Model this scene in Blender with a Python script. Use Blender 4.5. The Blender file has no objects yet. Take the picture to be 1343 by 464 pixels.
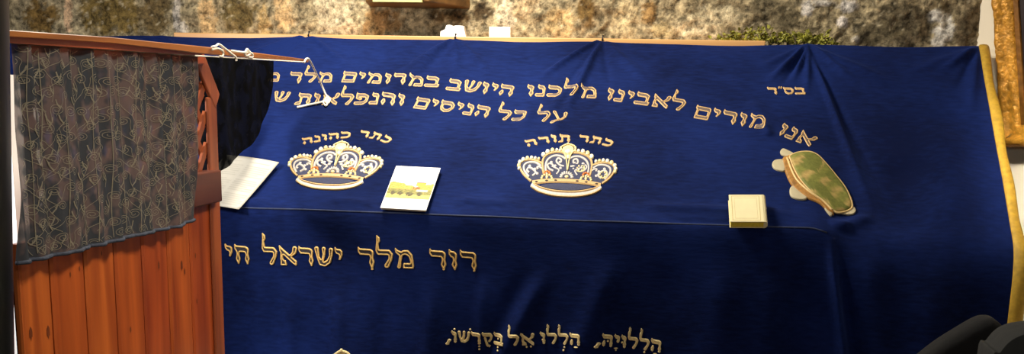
import bpy, math, random
import numpy as np
from mathutils import Matrix, Vector, noise
from mathutils.geometry import tessellate_polygon

random.seed(7)
rng = np.random.default_rng(7)
C = bpy.context.scene.collection
W, H = 1343, 464
F, CX, CY = 1500.0, 671.5, 430.0            # focal length and principal point of the (cropped) photograph
EYE = np.array([0.0, 0.0, 1.5])
YAW, PITCH, ROLL = math.radians(8.5), math.radians(12), 0.02

# ------------------------------------------------------------------ camera
R3 = Matrix.Rotation(YAW, 3, 'Z') @ Matrix.Rotation(math.pi/2 - PITCH, 3, 'X') @ Matrix.Rotation(ROLL, 3, 'Z')
cam_d = bpy.data.cameras.new('camera')
cam = bpy.data.objects.new('camera', cam_d); C.objects.link(cam)
cam.matrix_world = Matrix.Translation(EYE) @ R3.to_4x4()
cam_d.sensor_width = 36; cam_d.sensor_fit = 'HORIZONTAL'
cam_d.lens = F/W*36
cam_d.shift_x = 0; cam_d.shift_y = (CY - H/2)/W
cam_d.clip_start = 0.02
bpy.context.scene.camera = cam
RM = np.array(R3)

def ray(x, y):
    return RM @ np.array([(x-CX)/F, -(y-CY)/F, -1.0])
def atY(x, y, Y):
    d = ray(x, y); return EYE + d*(Y-EYE[1])/d[1]
def atX(x, y, X):
    d = ray(x, y); return EYE + d*(X-EYE[0])/d[0]

# ------------------------------------------------------------------ materials
def newmat(name):
    m = bpy.data.materials.new(name); m.use_nodes = True
    nt = m.node_tree; b = nt.nodes['Principled BSDF']
    return m, nt, b
def lin(c):
    return tuple((v/255/12.92 if v/255 <= .04045 else ((v/255+.055)/1.055)**2.4) for v in c) + (1,)
def plain(name, rgb, rough=.6, metal=0, var=.12, scale=60, bump=0, sheen=0):
    """a colour broken up by a little noise"""
    m, nt, b = newmat(name)
    c = lin(rgb)
    tc = nt.nodes.new('ShaderNodeTexCoord'); n = nt.nodes.new('ShaderNodeTexNoise')
    n.inputs['Scale'].default_value = scale; n.inputs['Detail'].default_value = 4
    nt.links.new(tc.outputs['Object'], n.inputs['Vector'])
    r = nt.nodes.new('ShaderNodeValToRGB')
    r.color_ramp.elements[0].position = .3; r.color_ramp.elements[1].position = .7
    r.color_ramp.elements[0].color = tuple(v*(1-var) for v in c[:3])+(1,)
    r.color_ramp.elements[1].color = tuple(min(1, v*(1+var)) for v in c[:3])+(1,)
    nt.links.new(n.outputs['Fac'], r.inputs['Fac']); nt.links.new(r.outputs['Color'], b.inputs['Base Color'])
    b.inputs['Roughness'].default_value = rough; b.inputs['Metallic'].default_value = metal
    if sheen: b.inputs['Sheen Weight'].default_value = sheen
    if bump:
        bp = nt.nodes.new('ShaderNodeBump'); bp.inputs['Strength'].default_value = bump; bp.inputs['Distance'].default_value = .004
        nt.links.new(n.outputs['Fac'], bp.inputs['Height']); nt.links.new(bp.outputs['Normal'], b.inputs['Normal'])
    return m

def velvet():
    m, nt, b = newmat('royal blue velvet')
    tc = nt.nodes.new('ShaderNodeTexCoord')
    n1 = nt.nodes.new('ShaderNodeTexNoise'); n1.inputs['Scale'].default_value = 3.6; n1.inputs['Detail'].default_value = 5
    n2 = nt.nodes.new('ShaderNodeTexNoise'); n2.inputs['Scale'].default_value = 160; n2.inputs['Detail'].default_value = 2
    mp = nt.nodes.new('ShaderNodeMapping'); mp.inputs['Scale'].default_value = (.25, 1, 1)
    nt.links.new(tc.outputs['Object'], n1.inputs['Vector'])
    nt.links.new(tc.outputs['Object'], mp.inputs['Vector']); nt.links.new(mp.outputs['Vector'], n2.inputs['Vector'])
    mx = nt.nodes.new('ShaderNodeMath'); mx.operation = 'MULTIPLY_ADD'; mx.inputs[1].default_value = .28
    ad = nt.nodes.new('ShaderNodeMath'); ad.operation = 'MULTIPLY'; ad.inputs[1].default_value = .72
    nt.links.new(n1.outputs['Fac'], ad.inputs[0]); nt.links.new(n2.outputs['Fac'], mx.inputs[0]); nt.links.new(ad.outputs[0], mx.inputs[2])
    r = nt.nodes.new('ShaderNodeValToRGB')
    r.color_ramp.elements[0].position = .38; r.color_ramp.elements[0].color = (.0019, .0058, .038, 1)
    r.color_ramp.elements[1].position = .64; r.color_ramp.elements[1].color = (.0060, .0172, .102, 1)
    nt.links.new(mx.outputs[0], r.inputs['Fac']); nt.links.new(r.outputs['Color'], b.inputs['Base Color'])
    b.inputs['Roughness'].default_value = .9; b.inputs['Specular IOR Level'].default_value = .1
    b.inputs['Sheen Weight'].default_value = .22; b.inputs['Sheen Roughness'].default_value = .35
    b.inputs['Sheen Tint'].default_value = (.12, .22, .8, 1)
    bp = nt.nodes.new('ShaderNodeBump'); bp.inputs['Strength'].default_value = .25; bp.inputs['Distance'].default_value = .002
    nt.links.new(n2.outputs['Fac'], bp.inputs['Height']); nt.links.new(bp.outputs['Normal'], b.inputs['Normal'])
    return m

def wood(name, dark, light, axis='Z', scale=1.0, rough=.42):
    m, nt, b = newmat(name)
    tc = nt.nodes.new('ShaderNodeTexCoord'); mp = nt.nodes.new('ShaderNodeMapping')
    s = {'X': (2, 34, 34), 'Y': (34, 2, 34), 'Z': (34, 34, 2)}[axis]
    mp.inputs['Scale'].default_value = tuple(v*scale for v in s)
    n = nt.nodes.new('ShaderNodeTexNoise'); n.inputs['Scale'].default_value = 1; n.inputs['Detail'].default_value = 6; n.inputs['Distortion'].default_value = .6
    nt.links.new(tc.outputs['Object'], mp.inputs['Vector']); nt.links.new(mp.outputs['Vector'], n.inputs['Vector'])
    r = nt.nodes.new('ShaderNodeValToRGB')
    r.color_ramp.elements[0].position = .3; r.color_ramp.elements[0].color = lin(dark)
    r.color_ramp.elements[1].position = .65; r.color_ramp.elements[1].color = lin(light)
    nt.links.new(n.outputs['Fac'], r.inputs['Fac']); nt.links.new(r.outputs['Color'], b.inputs['Base Color'])
    b.inputs['Roughness'].default_value = rough
    return m

def attr_mat(name, rough=.8, fine=0, bump=0, scale=60):
    """colour from the mesh's own colour attribute, broken up by fine noise"""
    m, nt, b = newmat(name)
    a = nt.nodes.new('ShaderNodeAttribute'); a.attribute_name = 'tone'
    b.inputs['Roughness'].default_value = rough
    b.inputs['Specular IOR Level'].default_value = .2
    if fine:
        tc = nt.nodes.new('ShaderNodeTexCoord'); n = nt.nodes.new('ShaderNodeTexNoise')
        n.inputs['Scale'].default_value = scale; n.inputs['Detail'].default_value = 8; n.inputs['Roughness'].default_value = .7
        nt.links.new(tc.outputs['Object'], n.inputs['Vector'])
        r = nt.nodes.new('ShaderNodeMapRange'); r.inputs['From Min'].default_value = .36; r.inputs['From Max'].default_value = .66
        r.inputs['To Min'].default_value = 1-fine; r.inputs['To Max'].default_value = 1+fine
        nt.links.new(n.outputs['Fac'], r.inputs['Value'])
        v = nt.nodes.new('ShaderNodeVectorMath'); v.operation = 'SCALE'
        nt.links.new(a.outputs['Color'], v.inputs[0]); nt.links.new(r.outputs['Result'], v.inputs['Scale'])
        nt.links.new(v.outputs['Vector'], b.inputs['Base Color'])
        if bump:
            bp = nt.nodes.new('ShaderNodeBump'); bp.inputs['Strength'].default_value = bump; bp.inputs['Distance'].default_value = .01
            nt.links.new(n.outputs['Fac'], bp.inputs['Height']); nt.links.new(bp.outputs['Normal'], b.inputs['Normal'])
    else:
        nt.links.new(a.outputs['Color'], b.inputs['Base Color'])
    return m

def lace(name, c0, c1, t0, t1):
    """sheer cloth: two thread colours in blotches, partly see-through"""
    m, nt, b = newmat(name)
    tc = nt.nodes.new('ShaderNodeTexCoord')
    n = nt.nodes.new('ShaderNodeTexNoise'); n.inputs['Scale'].default_value = 34; n.inputs['Detail'].default_value = 2
    nt.links.new(tc.outputs['Object'], n.inputs['Vector'])
    r = nt.nodes.new('ShaderNodeValToRGB')
    r.color_ramp.elements[0].position = .45; r.color_ramp.elements[0].color = lin(c0)
    r.color_ramp.elements[1].position = .56; r.color_ramp.elements[1].color = lin(c1)
    nt.links.new(n.outputs['Fac'], r.inputs['Fac']); nt.links.new(r.outputs['Color'], b.inputs['Base Color'])
    b.inputs['Roughness'].default_value = .95; b.inputs['Specular IOR Level'].default_value = .05
    mr = nt.nodes.new('ShaderNodeMapRange'); mr.inputs['From Min'].default_value = .4; mr.inputs['From Max'].default_value = .6
    mr.inputs['To Min'].default_value = 1-t0; mr.inputs['To Max'].default_value = 1-t1
    nt.links.new(n.outputs['Fac'], mr.inputs['Value']); nt.links.new(mr.outputs['Result'], b.inputs['Alpha'])
    return m

M = {
 'velvet': velvet(),
 'gold': plain('gold thread', (206, 168, 112), .45, .05, .15, 300),
 'goldlifted': plain('lifted yellow gold thread', (242, 198, 118), .42, .05, .15, 300),  # yellower thread, its colour brightened to offset the dim light on the front
 'fill': plain('brown thread filling', (104, 86, 74), .7, 0, .25, 400),
 'fillnavy': plain('dark thread filling', (52, 46, 52), .7, 0, .3, 400),
 'goldbright': plain('bright gold thread', (250, 218, 156), .42, .05, .2, 200),  # bright thread, colour lifted further for the dimly lit bottom lettering
 'silver': plain('silver grey thread', (196, 188, 180), .5, .05, .15, 300),
 'pearl': plain('pearl thread', (242, 232, 206), .45, 0, .1, 200),
 'orange': plain('orange thread', (206, 116, 40), .6),
 'greyblue': plain('grey blue thread ground', (52, 56, 84), .8, 0, .3, 400),
 'jewel': plain('dark jewel thread', (50, 34, 30), .6),
 'trim': plain('yellow gold trim', (186, 146, 40), .6, 0, .2, 90),
 'seam': plain('worn seam', (40, 50, 80), .8, 0, .3, 80),
 'pin': plain('dark pin', (24, 20, 22), .5),
 'plank': wood('orange pine boards', (140, 58, 16), (190, 96, 34), 'Z'),
 'plank_mid': wood('pine boards, deeper orange', (132, 52, 14), (184, 88, 30), 'Z'),
 'plank_red': wood('pine boards, redder', (122, 44, 14), (172, 76, 28), 'Z'),
 'knot': plain('wood knot', (104, 46, 15), .5),
 'stile': wood('red brown stained wood', (108, 48, 22), (158, 80, 40), 'Z'),
 'railwood': wood('red brown rail wood', (112, 44, 20), (166, 76, 34), 'Y'),
 'rod': wood('varnished rod wood', (118, 64, 22), (178, 106, 42), 'Y'),
 'rodtop': wood('light varnished rod wood', (150, 84, 26), (206, 128, 52), 'Y'),
 'block': wood('dark brown block wood', (66, 28, 14), (92, 42, 24), 'Y'),
 'ledge': wood('pale ledge wood', (196, 140, 78), (224, 172, 108), 'X'),
 'shelf': wood('brown shelf wood', (82, 56, 26), (126, 88, 44), 'X'),
 'shelfedge': plain('pale green edge', (196, 196, 124), .5),
 'lace': lace('sheer patterned lace', (56, 58, 62), (96, 82, 80), .03, .18),
 'blacklace': lace('black lace', (4, 4, 5), (9, 9, 10), .0, .04),
 'scroll': plain('tan embroidery thread', (118, 110, 92), .8, 0, .2, 200),
 'scrolldim': plain('dim embroidery thread', (40, 40, 42), .8, 0, .2, 200),
 'hem': plain('slate hem', (46, 52, 66), .8, 0, .3, 200, .3),
 'string': plain('white cotton string', (236, 226, 206), .7, 0, .1, 300),
 'paper': plain('white paper', (194, 187, 172), .7, 0, .03, 20),
 'print': plain('grey printed lines', (183, 176, 161), .8, 0, .05, 50),
 'cream': plain('cream book cover', (242, 228, 178), .55, 0, .04, 40),
 'creamline': plain('stamped border', (206, 180, 118), .5),
 'pageedge': plain('yellow page edge', (238, 210, 60), .6, 0, .12, 200),
 'white': plain('white booklet card', (248, 246, 238), .5, 0, .02, 30),
 'title': plain('pale yellow print', (244, 228, 176), .6),
 'picture': attr_mat('printed picture', .5),
 'torah': attr_mat('green gold brocade', .6, .2, 0, 120),
 'torahedge': plain('cream gold cord', (218, 186, 124), .5, .1, .1, 200),
 'torahside': plain('brown gold side brocade', (168, 118, 50), .6, 0, .35, 120),
 'knob': plain('cream satin knob', (192, 178, 142), .5, 0, .06, 60),
 'stone': attr_mat('old stone masonry', .95, .72, 1.0, 62),
 'plaster': plain('cream plaster', (236, 222, 196), .85, 0, .03, 6, .1),
 'whitewash': plain('white painted plaster', (248, 248, 244), .8, 0, .02, 6),
 'floor': plain('pale stone floor', (150, 138, 118), .6, 0, .12, 5),
 'gilt': plain('carved gilt', (200, 140, 46), .42, .3, .35, 90, 1.0),
 'giltdark': plain('dark gilt', (128, 84, 30), .5, .3, .3, 60, .6),
 'canvas': plain('dark oil paint', (38, 26, 24), .45, 0, .5, 8),
 'post': plain('dark green black paint', (24, 26, 22), .38, 0, .2, 20),
 'postedge': plain('dark grey paint', (46, 50, 50), .5, 0, .15, 20),
 'coat': plain('brown black upholstery', (11, 9, 8), .95, 0, .35, 60, .3),
 'greyseat': plain('dark grey upholstery', (34, 34, 30), .9, 0, .2, 60, .2),
 'chairleg': plain('black chair legs', (18, 17, 16), .5),
 'leaf': plain('olive green leaf', (140, 136, 44), .6, 0, .4, 40),
 'stem': plain('brown stem', (90, 70, 36), .8),
}

# ------------------------------------------------------------------ object helpers
def link(name, verts, faces, mats, parent=None, fmat=None, smooth=True):
    me = bpy.data.meshes.new(name)
    me.from_pydata([tuple(map(float, v)) for v in verts], [], [tuple(map(int, f)) for f in faces])
    for m in (mats if isinstance(mats, list) else [mats]): me.materials.append(m)
    if fmat is not None: me.polygons.foreach_set('material_index', np.array(fmat, dtype=np.int32))
    if smooth: me.polygons.foreach_set('use_smooth', np.ones(len(me.polygons), dtype=bool))
    me.update()
    o = bpy.data.objects.new(name, me); C.objects.link(o)
    if parent: o.parent = parent
    return o
def tag(o, label=None, cat=None, group=None, kind=None):
    if label: o['label'] = label
    if cat: o['category'] = cat
    if group: o['group'] = group
    if kind: o['kind'] = kind
    return o
def empty(name, label, cat, group=None, mat=None):
    o = bpy.data.objects.new(name, None); C.objects.link(o)
    o.empty_display_size = .05
    if mat is not None: o.matrix_world = mat
    return tag(o, label, cat, group)
def colour(o, cols):
    a = o.data.color_attributes.new('tone', 'FLOAT_COLOR', 'POINT')
    c = np.ones((len(cols), 4)); c[:, :3] = cols
    a.data.foreach_set('color', c.ravel())
def bevel(o, w, seg=2, angle=.6):
    b = o.modifiers.new('bevel', 'BEVEL'); b.width = w; b.segments = seg; b.limit_method = 'ANGLE'; b.angle_limit = angle
    return o

class MB:
    def __init__(s): s.v = []; s.f = []; s.m = []
    def add(s, v, f, m=0):
        k = len(s.v); s.v += [tuple(p) for p in v]; s.f += [tuple(i+k for i in q) for q in f]; s.m += [m]*len(f)
        return s
    def box(s, a, b, m=0):
        x0, y0, z0 = a; x1, y1, z1 = b
        return s.add([(x0,y0,z0),(x1,y0,z0),(x1,y1,z0),(x0,y1,z0),(x0,y0,z1),(x1,y0,z1),(x1,y1,z1),(x0,y1,z1)],
              [(0,3,2,1),(4,5,6,7),(0,1,5,4),(1,2,6,5),(2,3,7,6),(3,0,4,7)], m)
    def prism(s, poly, off, m=0):
        """closed outline (3-D points) pushed along a vector"""
        n = len(poly); v = [np.array(p) for p in poly]; w = [p+np.array(off) for p in v]
        return s.add(v+w, [tuple(range(n))[::-1], tuple(range(n, 2*n))] + [(i, (i+1) % n, (i+1) % n+n, i+n) for i in range(n)], m)
    def bar(s, a, b, w, t, up=(0,0,1), m=0):
        a = np.array(a, float); b = np.array(b, float); d = b-a; d /= np.linalg.norm(d)
        u = np.cross(d, up); u /= np.linalg.norm(u); v = np.cross(u, d)
        P = [a+u*i*t/2+v*j*w/2 for i, j in ((-1,-1),(1,-1),(1,1),(-1,1))]+[b+u*i*t/2+v*j*w/2 for i, j in ((-1,-1),(1,-1),(1,1),(-1,1))]
        return s.add(P, [(0,3,2,1),(4,5,6,7),(0,1,5,4),(1,2,6,5),(2,3,7,6),(3,0,4,7)], m)
    def tube(s, pts, r, n=8, m=0):
        pts = [np.array(p, float) for p in pts]; k = len(pts)
        rs = r if hasattr(r, '__len__') else [r]*k
        V = []; up = np.array([.13, .27, .95])
        for i, p in enumerate(pts):
            d = pts[min(i+1, k-1)]-pts[max(i-1, 0)]; d = d/(np.linalg.norm(d)+1e-9)
            u = np.cross(d, up); u /= np.linalg.norm(u)+1e-9; w = np.cross(u, d)
            for j in range(n):
                a = 2*math.pi*j/n; V.append(p+(u*math.cos(a)+w*math.sin(a))*rs[i])
        Fc = [(i*n+j, i*n+(j+1) % n, (i+1)*n+(j+1) % n, (i+1)*n+j) for i in range(k-1) for j in range(n)]
        Fc += [tuple(range(n))[::-1], tuple(range((k-1)*n, k*n))]
        return s.add(V, Fc, m)
    def grid(s, P, m=0):
        a, b = P.shape[:2]
        return s.add(P.reshape(-1, 3), [(i*b+j, i*b+j+1, (i+1)*b+j+1, (i+1)*b+j) for i in range(a-1) for j in range(b-1)], m)
    def build(s, name, mats, parent=None, smooth=False):
        return link(name, s.v, s.f, mats, parent, s.m if isinstance(mats, list) else None, smooth)

def catmull(pts, n=8, closed=False):
    P = [np.array(p, float) for p in pts]; k = len(P); out = []
    for i in range(k if closed else k-1):
        g = (lambda j: P[j % k]) if closed else (lambda j: P[min(max(j, 0), k-1)])
        p0, p1, p2, p3 = g(i-1), g(i), g(i+1), g(i+2)
        for q in range(n):
            t = q/n
            out.append(.5*((2*p1)+(p2-p0)*t+(2*p0-5*p1+4*p2-p3)*t*t+(3*p1-p0-3*p2+p3)*t**3))
    if not closed: out.append(P[-1])
    return out

# ------------------------------------------------------------------ the velvet cover's surface: X along the tomb, s across it (0 = front ridge)
YR, YB, ZB = 2.35, 2.83, 1.606
X0, X1 = -1.75, .648
def sstep(a, b, x):
    t = np.clip((x-a)/(b-a), 0, 1); return t*t*(3-2*t)
def zr(X): return 1.2275-.024*sstep(.245, .335, X)-.014*np.clip((X-.3)/.35, 0, 1)
def frame(X):
    z = zr(X); d = np.stack([np.zeros_like(X), np.full_like(X, YB-YR), ZB-z], -1)
    L = np.linalg.norm(d, axis=-1, keepdims=True)
    return z, d/L, L[..., 0]
def base(X, s):
    """point and normal of the unwrinkled cover"""
    X = np.asarray(X, float); s = np.asarray(s, float)
    z, d1, L = frame(X)
    R = np.stack([X, np.full_like(X, YR), z], -1)
    dn = np.array([0, 0, -1.0])
    r = .010+.035*sstep(.27, .34, X)
    rb = r+.035                                                # rounder below the ridge than above it
    t = np.clip((s+r)/(r+rb), 0, 1)[..., None]
    A = R+d1*r[..., None]; B = R+dn*rb[..., None]
    mid = (1-t)**2*A+2*t*(1-t)*R+t*t*B
    up = R-d1*s[..., None]*1.0
    down = R+dn*s[..., None]
    P = np.where((s < -r)[..., None], up, np.where((s > rb)[..., None], down, mid))
    n1 = np.stack([np.zeros_like(X), -d1[..., 2], d1[..., 1]], -1)
    n = (1-t)*n1+t*np.array([0, -1.0, 0]); n /= np.linalg.norm(n, axis=-1, keepdims=True)
    return P, n
def uv(x, y):
    """photo pixel -> (X, s) on the unwrinkled cover"""
    d = ray(x, y); X = 0.0
    for _ in range(6):
        z, d1, L = frame(np.array(X)); n = np.array([0, -d1[2], d1[1]]); R = np.array([X, YR, float(z)])
        t = n.dot(R-EYE)/n.dot(d); p = EYE+d*t; s = -(p-R).dot(d1)
        if s > 0:
            p = EYE+d*(YR-EYE[1])/d[1]; s = float(zr(np.array(p[0])))-p[2]
        X = p[0]
    return np.array([X, s])

PINS = [(215, 46), (405, 45), (597, 48), (790, 50), (1060, 58), (1281, 63)]
FOLDS = [  # x1,y1,x2,y2, width px, height mm
 (405,45,300,80,7,5),(405,45,345,95,6,-4),(405,45,470,100,8,4),
 (597,48,500,112,9,5),(597,48,455,165,16,4),(597,48,540,110,9,-3),(597,48,655,110,10,4),(597,48,600,110,8,3),
 (790,50,700,106,6,8),(790,50,733,165,8,8),(790,50,715,150,7,-6),(790,50,690,190,10,5),(790,50,870,130,12,4),(790,50,800,120,8,-3),
 (735,156,722,182,9,3),(698,140,682,178,8,3),
 (1060,58,1003,112,6,9),(1060,58,1036,112,5,9),(1060,58,1058,130,6,6),(1060,58,1022,118,6,-6),(1060,58,1130,112,8,6),(1060,58,1190,118,12,5),
 (1060,62,1158,310,8,7),(1060,62,1185,300,9,-4),(1060,58,985,95,8,4),
 (1281,63,1228,98,8,7),(1281,63,1272,160,9,5),(1281,63,1250,130,8,-4),(1281,63,1180,100,12,4),
 (215,46,150,60,6,4),(215,46,260,90,7,4),
 (1230,150,1262,335,22,6),(1180,200,1190,330,25,-5),
 (1010,180,1000,160,6,4),(985,130,1010,175,10,3),
 (820,268,1085,290,6,4),(860,288,1060,296,5,-3),(590,262,690,268,6,3),(430,262,500,268,6,3),(300,262,360,266,6,3),
 (1088,296,1150,282,8,6),(1085,290,1120,300,7,5),
 (1086,304,1108,480,5,9),(1098,310,1122,480,6,-5),(1140,320,1150,420,16,4),(1230,345,1225,470,24,5),
 (335,350,338,480,10,4),(383,350,382,480,9,4),(440,365,446,480,9,5),(505,370,500,470,12,-3),(568,362,560,470,10,5),(634,356,630,430,8,4),
 (722,345,672,440,10,6),(695,345,648,440,10,-4),(810,330,775,420,14,4),(870,330,890,430,18,-3),(950,330,940,450,20,4),(1020,330,1010,450,18,3),
]
FL = []
for x1, y1, x2, y2, w, h in FOLDS:
    a, b = uv(x1, y1), uv(x2, y2)
    if y2 > 400: b = a+(b-a)*2.2
    FL.append((a, b, w*2.5/F*1.15, h/1000*(1.35 if y1 < 70 else 1.9), y1 < 70))
APC = uv(1069, 241)
PINX = [uv(*p)[0] for p in PINS]
def disp(X, s):
    X = np.asarray(X, float); s = np.asarray(s, float)
    h = np.zeros_like(X)
    for a, b, w, A, rad in FL:
        d = b-a; L2 = d.dot(d)
        t = ((X-a[0])*d[0]+(s-a[1])*d[1])/L2
        tc = np.clip(t, 0, 1)
        dist = np.hypot(X-a[0]-tc*d[0], s-a[1]-tc*d[1])
        if rad: prof = np.clip(tc*5+.05, 0, 1)*(1-sstep(.5, 1, tc)); ww = w*(.32+.5*tc)
        else: prof = sstep(0, .25, tc)*(1-sstep(.6, 1, tc)); ww = w
        h += A*prof*np.exp(-(dist/ww)**2)
    h += .0022*np.sin(7*X+3*s)*np.cos(9*s-2*X)+.0012*np.sin(23*X-13*s+1)*np.sin(17*s+5*X)
    d = np.hypot((X-APC[0])/.085, (s-APC[1])/.10)              # the stiff applique keeps its patch of cloth flat
    h *= sstep(.75, 1.35, d)
    fr = np.clip(s/.5, 0, 1)                                   # hanging folds deepen towards the floor
    h += fr*(.012*np.sin(15*X+1.3*np.sin(4*X))+.006*np.sin(37*X+2))
    return h
def surf(X, s, off=0.0):
    P, n = base(X, s); return P+n*(disp(X, s)+off)[..., None]

cover = empty('tomb_cover', 'long royal blue velvet cover with gold Hebrew embroidery draped over the tomb', 'cloth cover', mat=Matrix.Translation((-.4, 2.35, 0)))
PINV = Matrix.Translation((-.4, 2.35, 0)).inverted()
def on_cover(o): o.parent = cover; o.matrix_parent_inverse = PINV; return o

# cloth mesh
Xs = np.linspace(X0, X1, 620)
smin = -float(frame(np.array(0.0))[2])
ss = np.concatenate([np.linspace(0, 1, 170)*(-smin)+smin, np.linspace(0, .35, 110)[1:], np.linspace(.35, 1.19, 60)[1:]])
GX, GS = np.meshgrid(Xs, ss, indexing='ij')
z_, d_, L_ = frame(GX)
GS2 = np.where(GS < 0, GS*(L_/-smin), GS)
P = surf(GX, GS2)
# the back edge sags a little between the pins
edge = np.exp(-((GS-smin)/.03)**2)
sag = np.min(np.abs(Xs[:, None]-np.array(PINX)[None]), axis=1)
P[..., 2] -= edge*np.clip(sag/.15, 0, 1)[:, None]*.004
back = P[:, :1].copy(); back[..., 1] += .085; back[..., 2] -= .002       # tucked back onto the ledge
P = np.concatenate([back, P], axis=1)
side = P[-1:].copy(); side2 = side.copy(); side2[..., 1] += .012; side2[..., 0] -= .02
mb = MB(); mb.grid(P)
vc = on_cover(mb.build('velvet_cloth', M['velvet'], smooth=True))
# yellow trim along the right-hand edge, a band with a thin rolled lip
ts = np.concatenate([np.linspace(smin, 0, 60), np.linspace(0, 1.19, 70)[1:]])
tX = np.array([-.002, 0, .010, .019, .024, .025])
TP = np.zeros((len(ts), 6, 3))
for i, s in enumerate(ts):
    wob = .002*math.sin(14*s)+.002*math.sin(31*s+1)
    wid = (.68+.22*sstep(-.35, .05, s))*(1+.10*math.sin(9*s+.5))
    L = float(frame(np.array(X1))[2]); s2 = s*L/-smin if s < 0 else s
    for j in range(6):
        off = (-.002, .003, .004, .003, .0, -.012)[j]
        TP[i, j] = surf(np.array(X1), np.array(s2), off)+np.array([tX[j]*wid+(wob if j > 1 else 0), 0, 0])
mb = MB(); mb.grid(TP)
o = on_cover(mb.build('trim_band', M['trim'], smooth=True)); o['label'] = 'yellow gold trim'
o.modifiers.new('thick', 'SOLIDIFY').thickness = .002
# the worn seam along the front ridge
xs = np.linspace(X0+.02, .283, 160)
mb = MB(); mb.tube(surf(xs, np.full_like(xs, .001), -.0006), .0020, 6)
o = on_cover(mb.build('ridge_seam', M['seam'], smooth=True)); o['label'] = 'faded seam'
for px, py in PINS[1:4]:
    p = uv(px, py+3); q = surf(np.array(p[0]), np.array(p[1]), .002)
    mb = MB(); mb.tube([q+(0, .004, -.006), q+(0, -.002, 0), q+(.001, .004, .009)], [.001, .0022, .0028], 8)
    on_cover(mb.build('pin', M['pin'], smooth=True))

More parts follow.
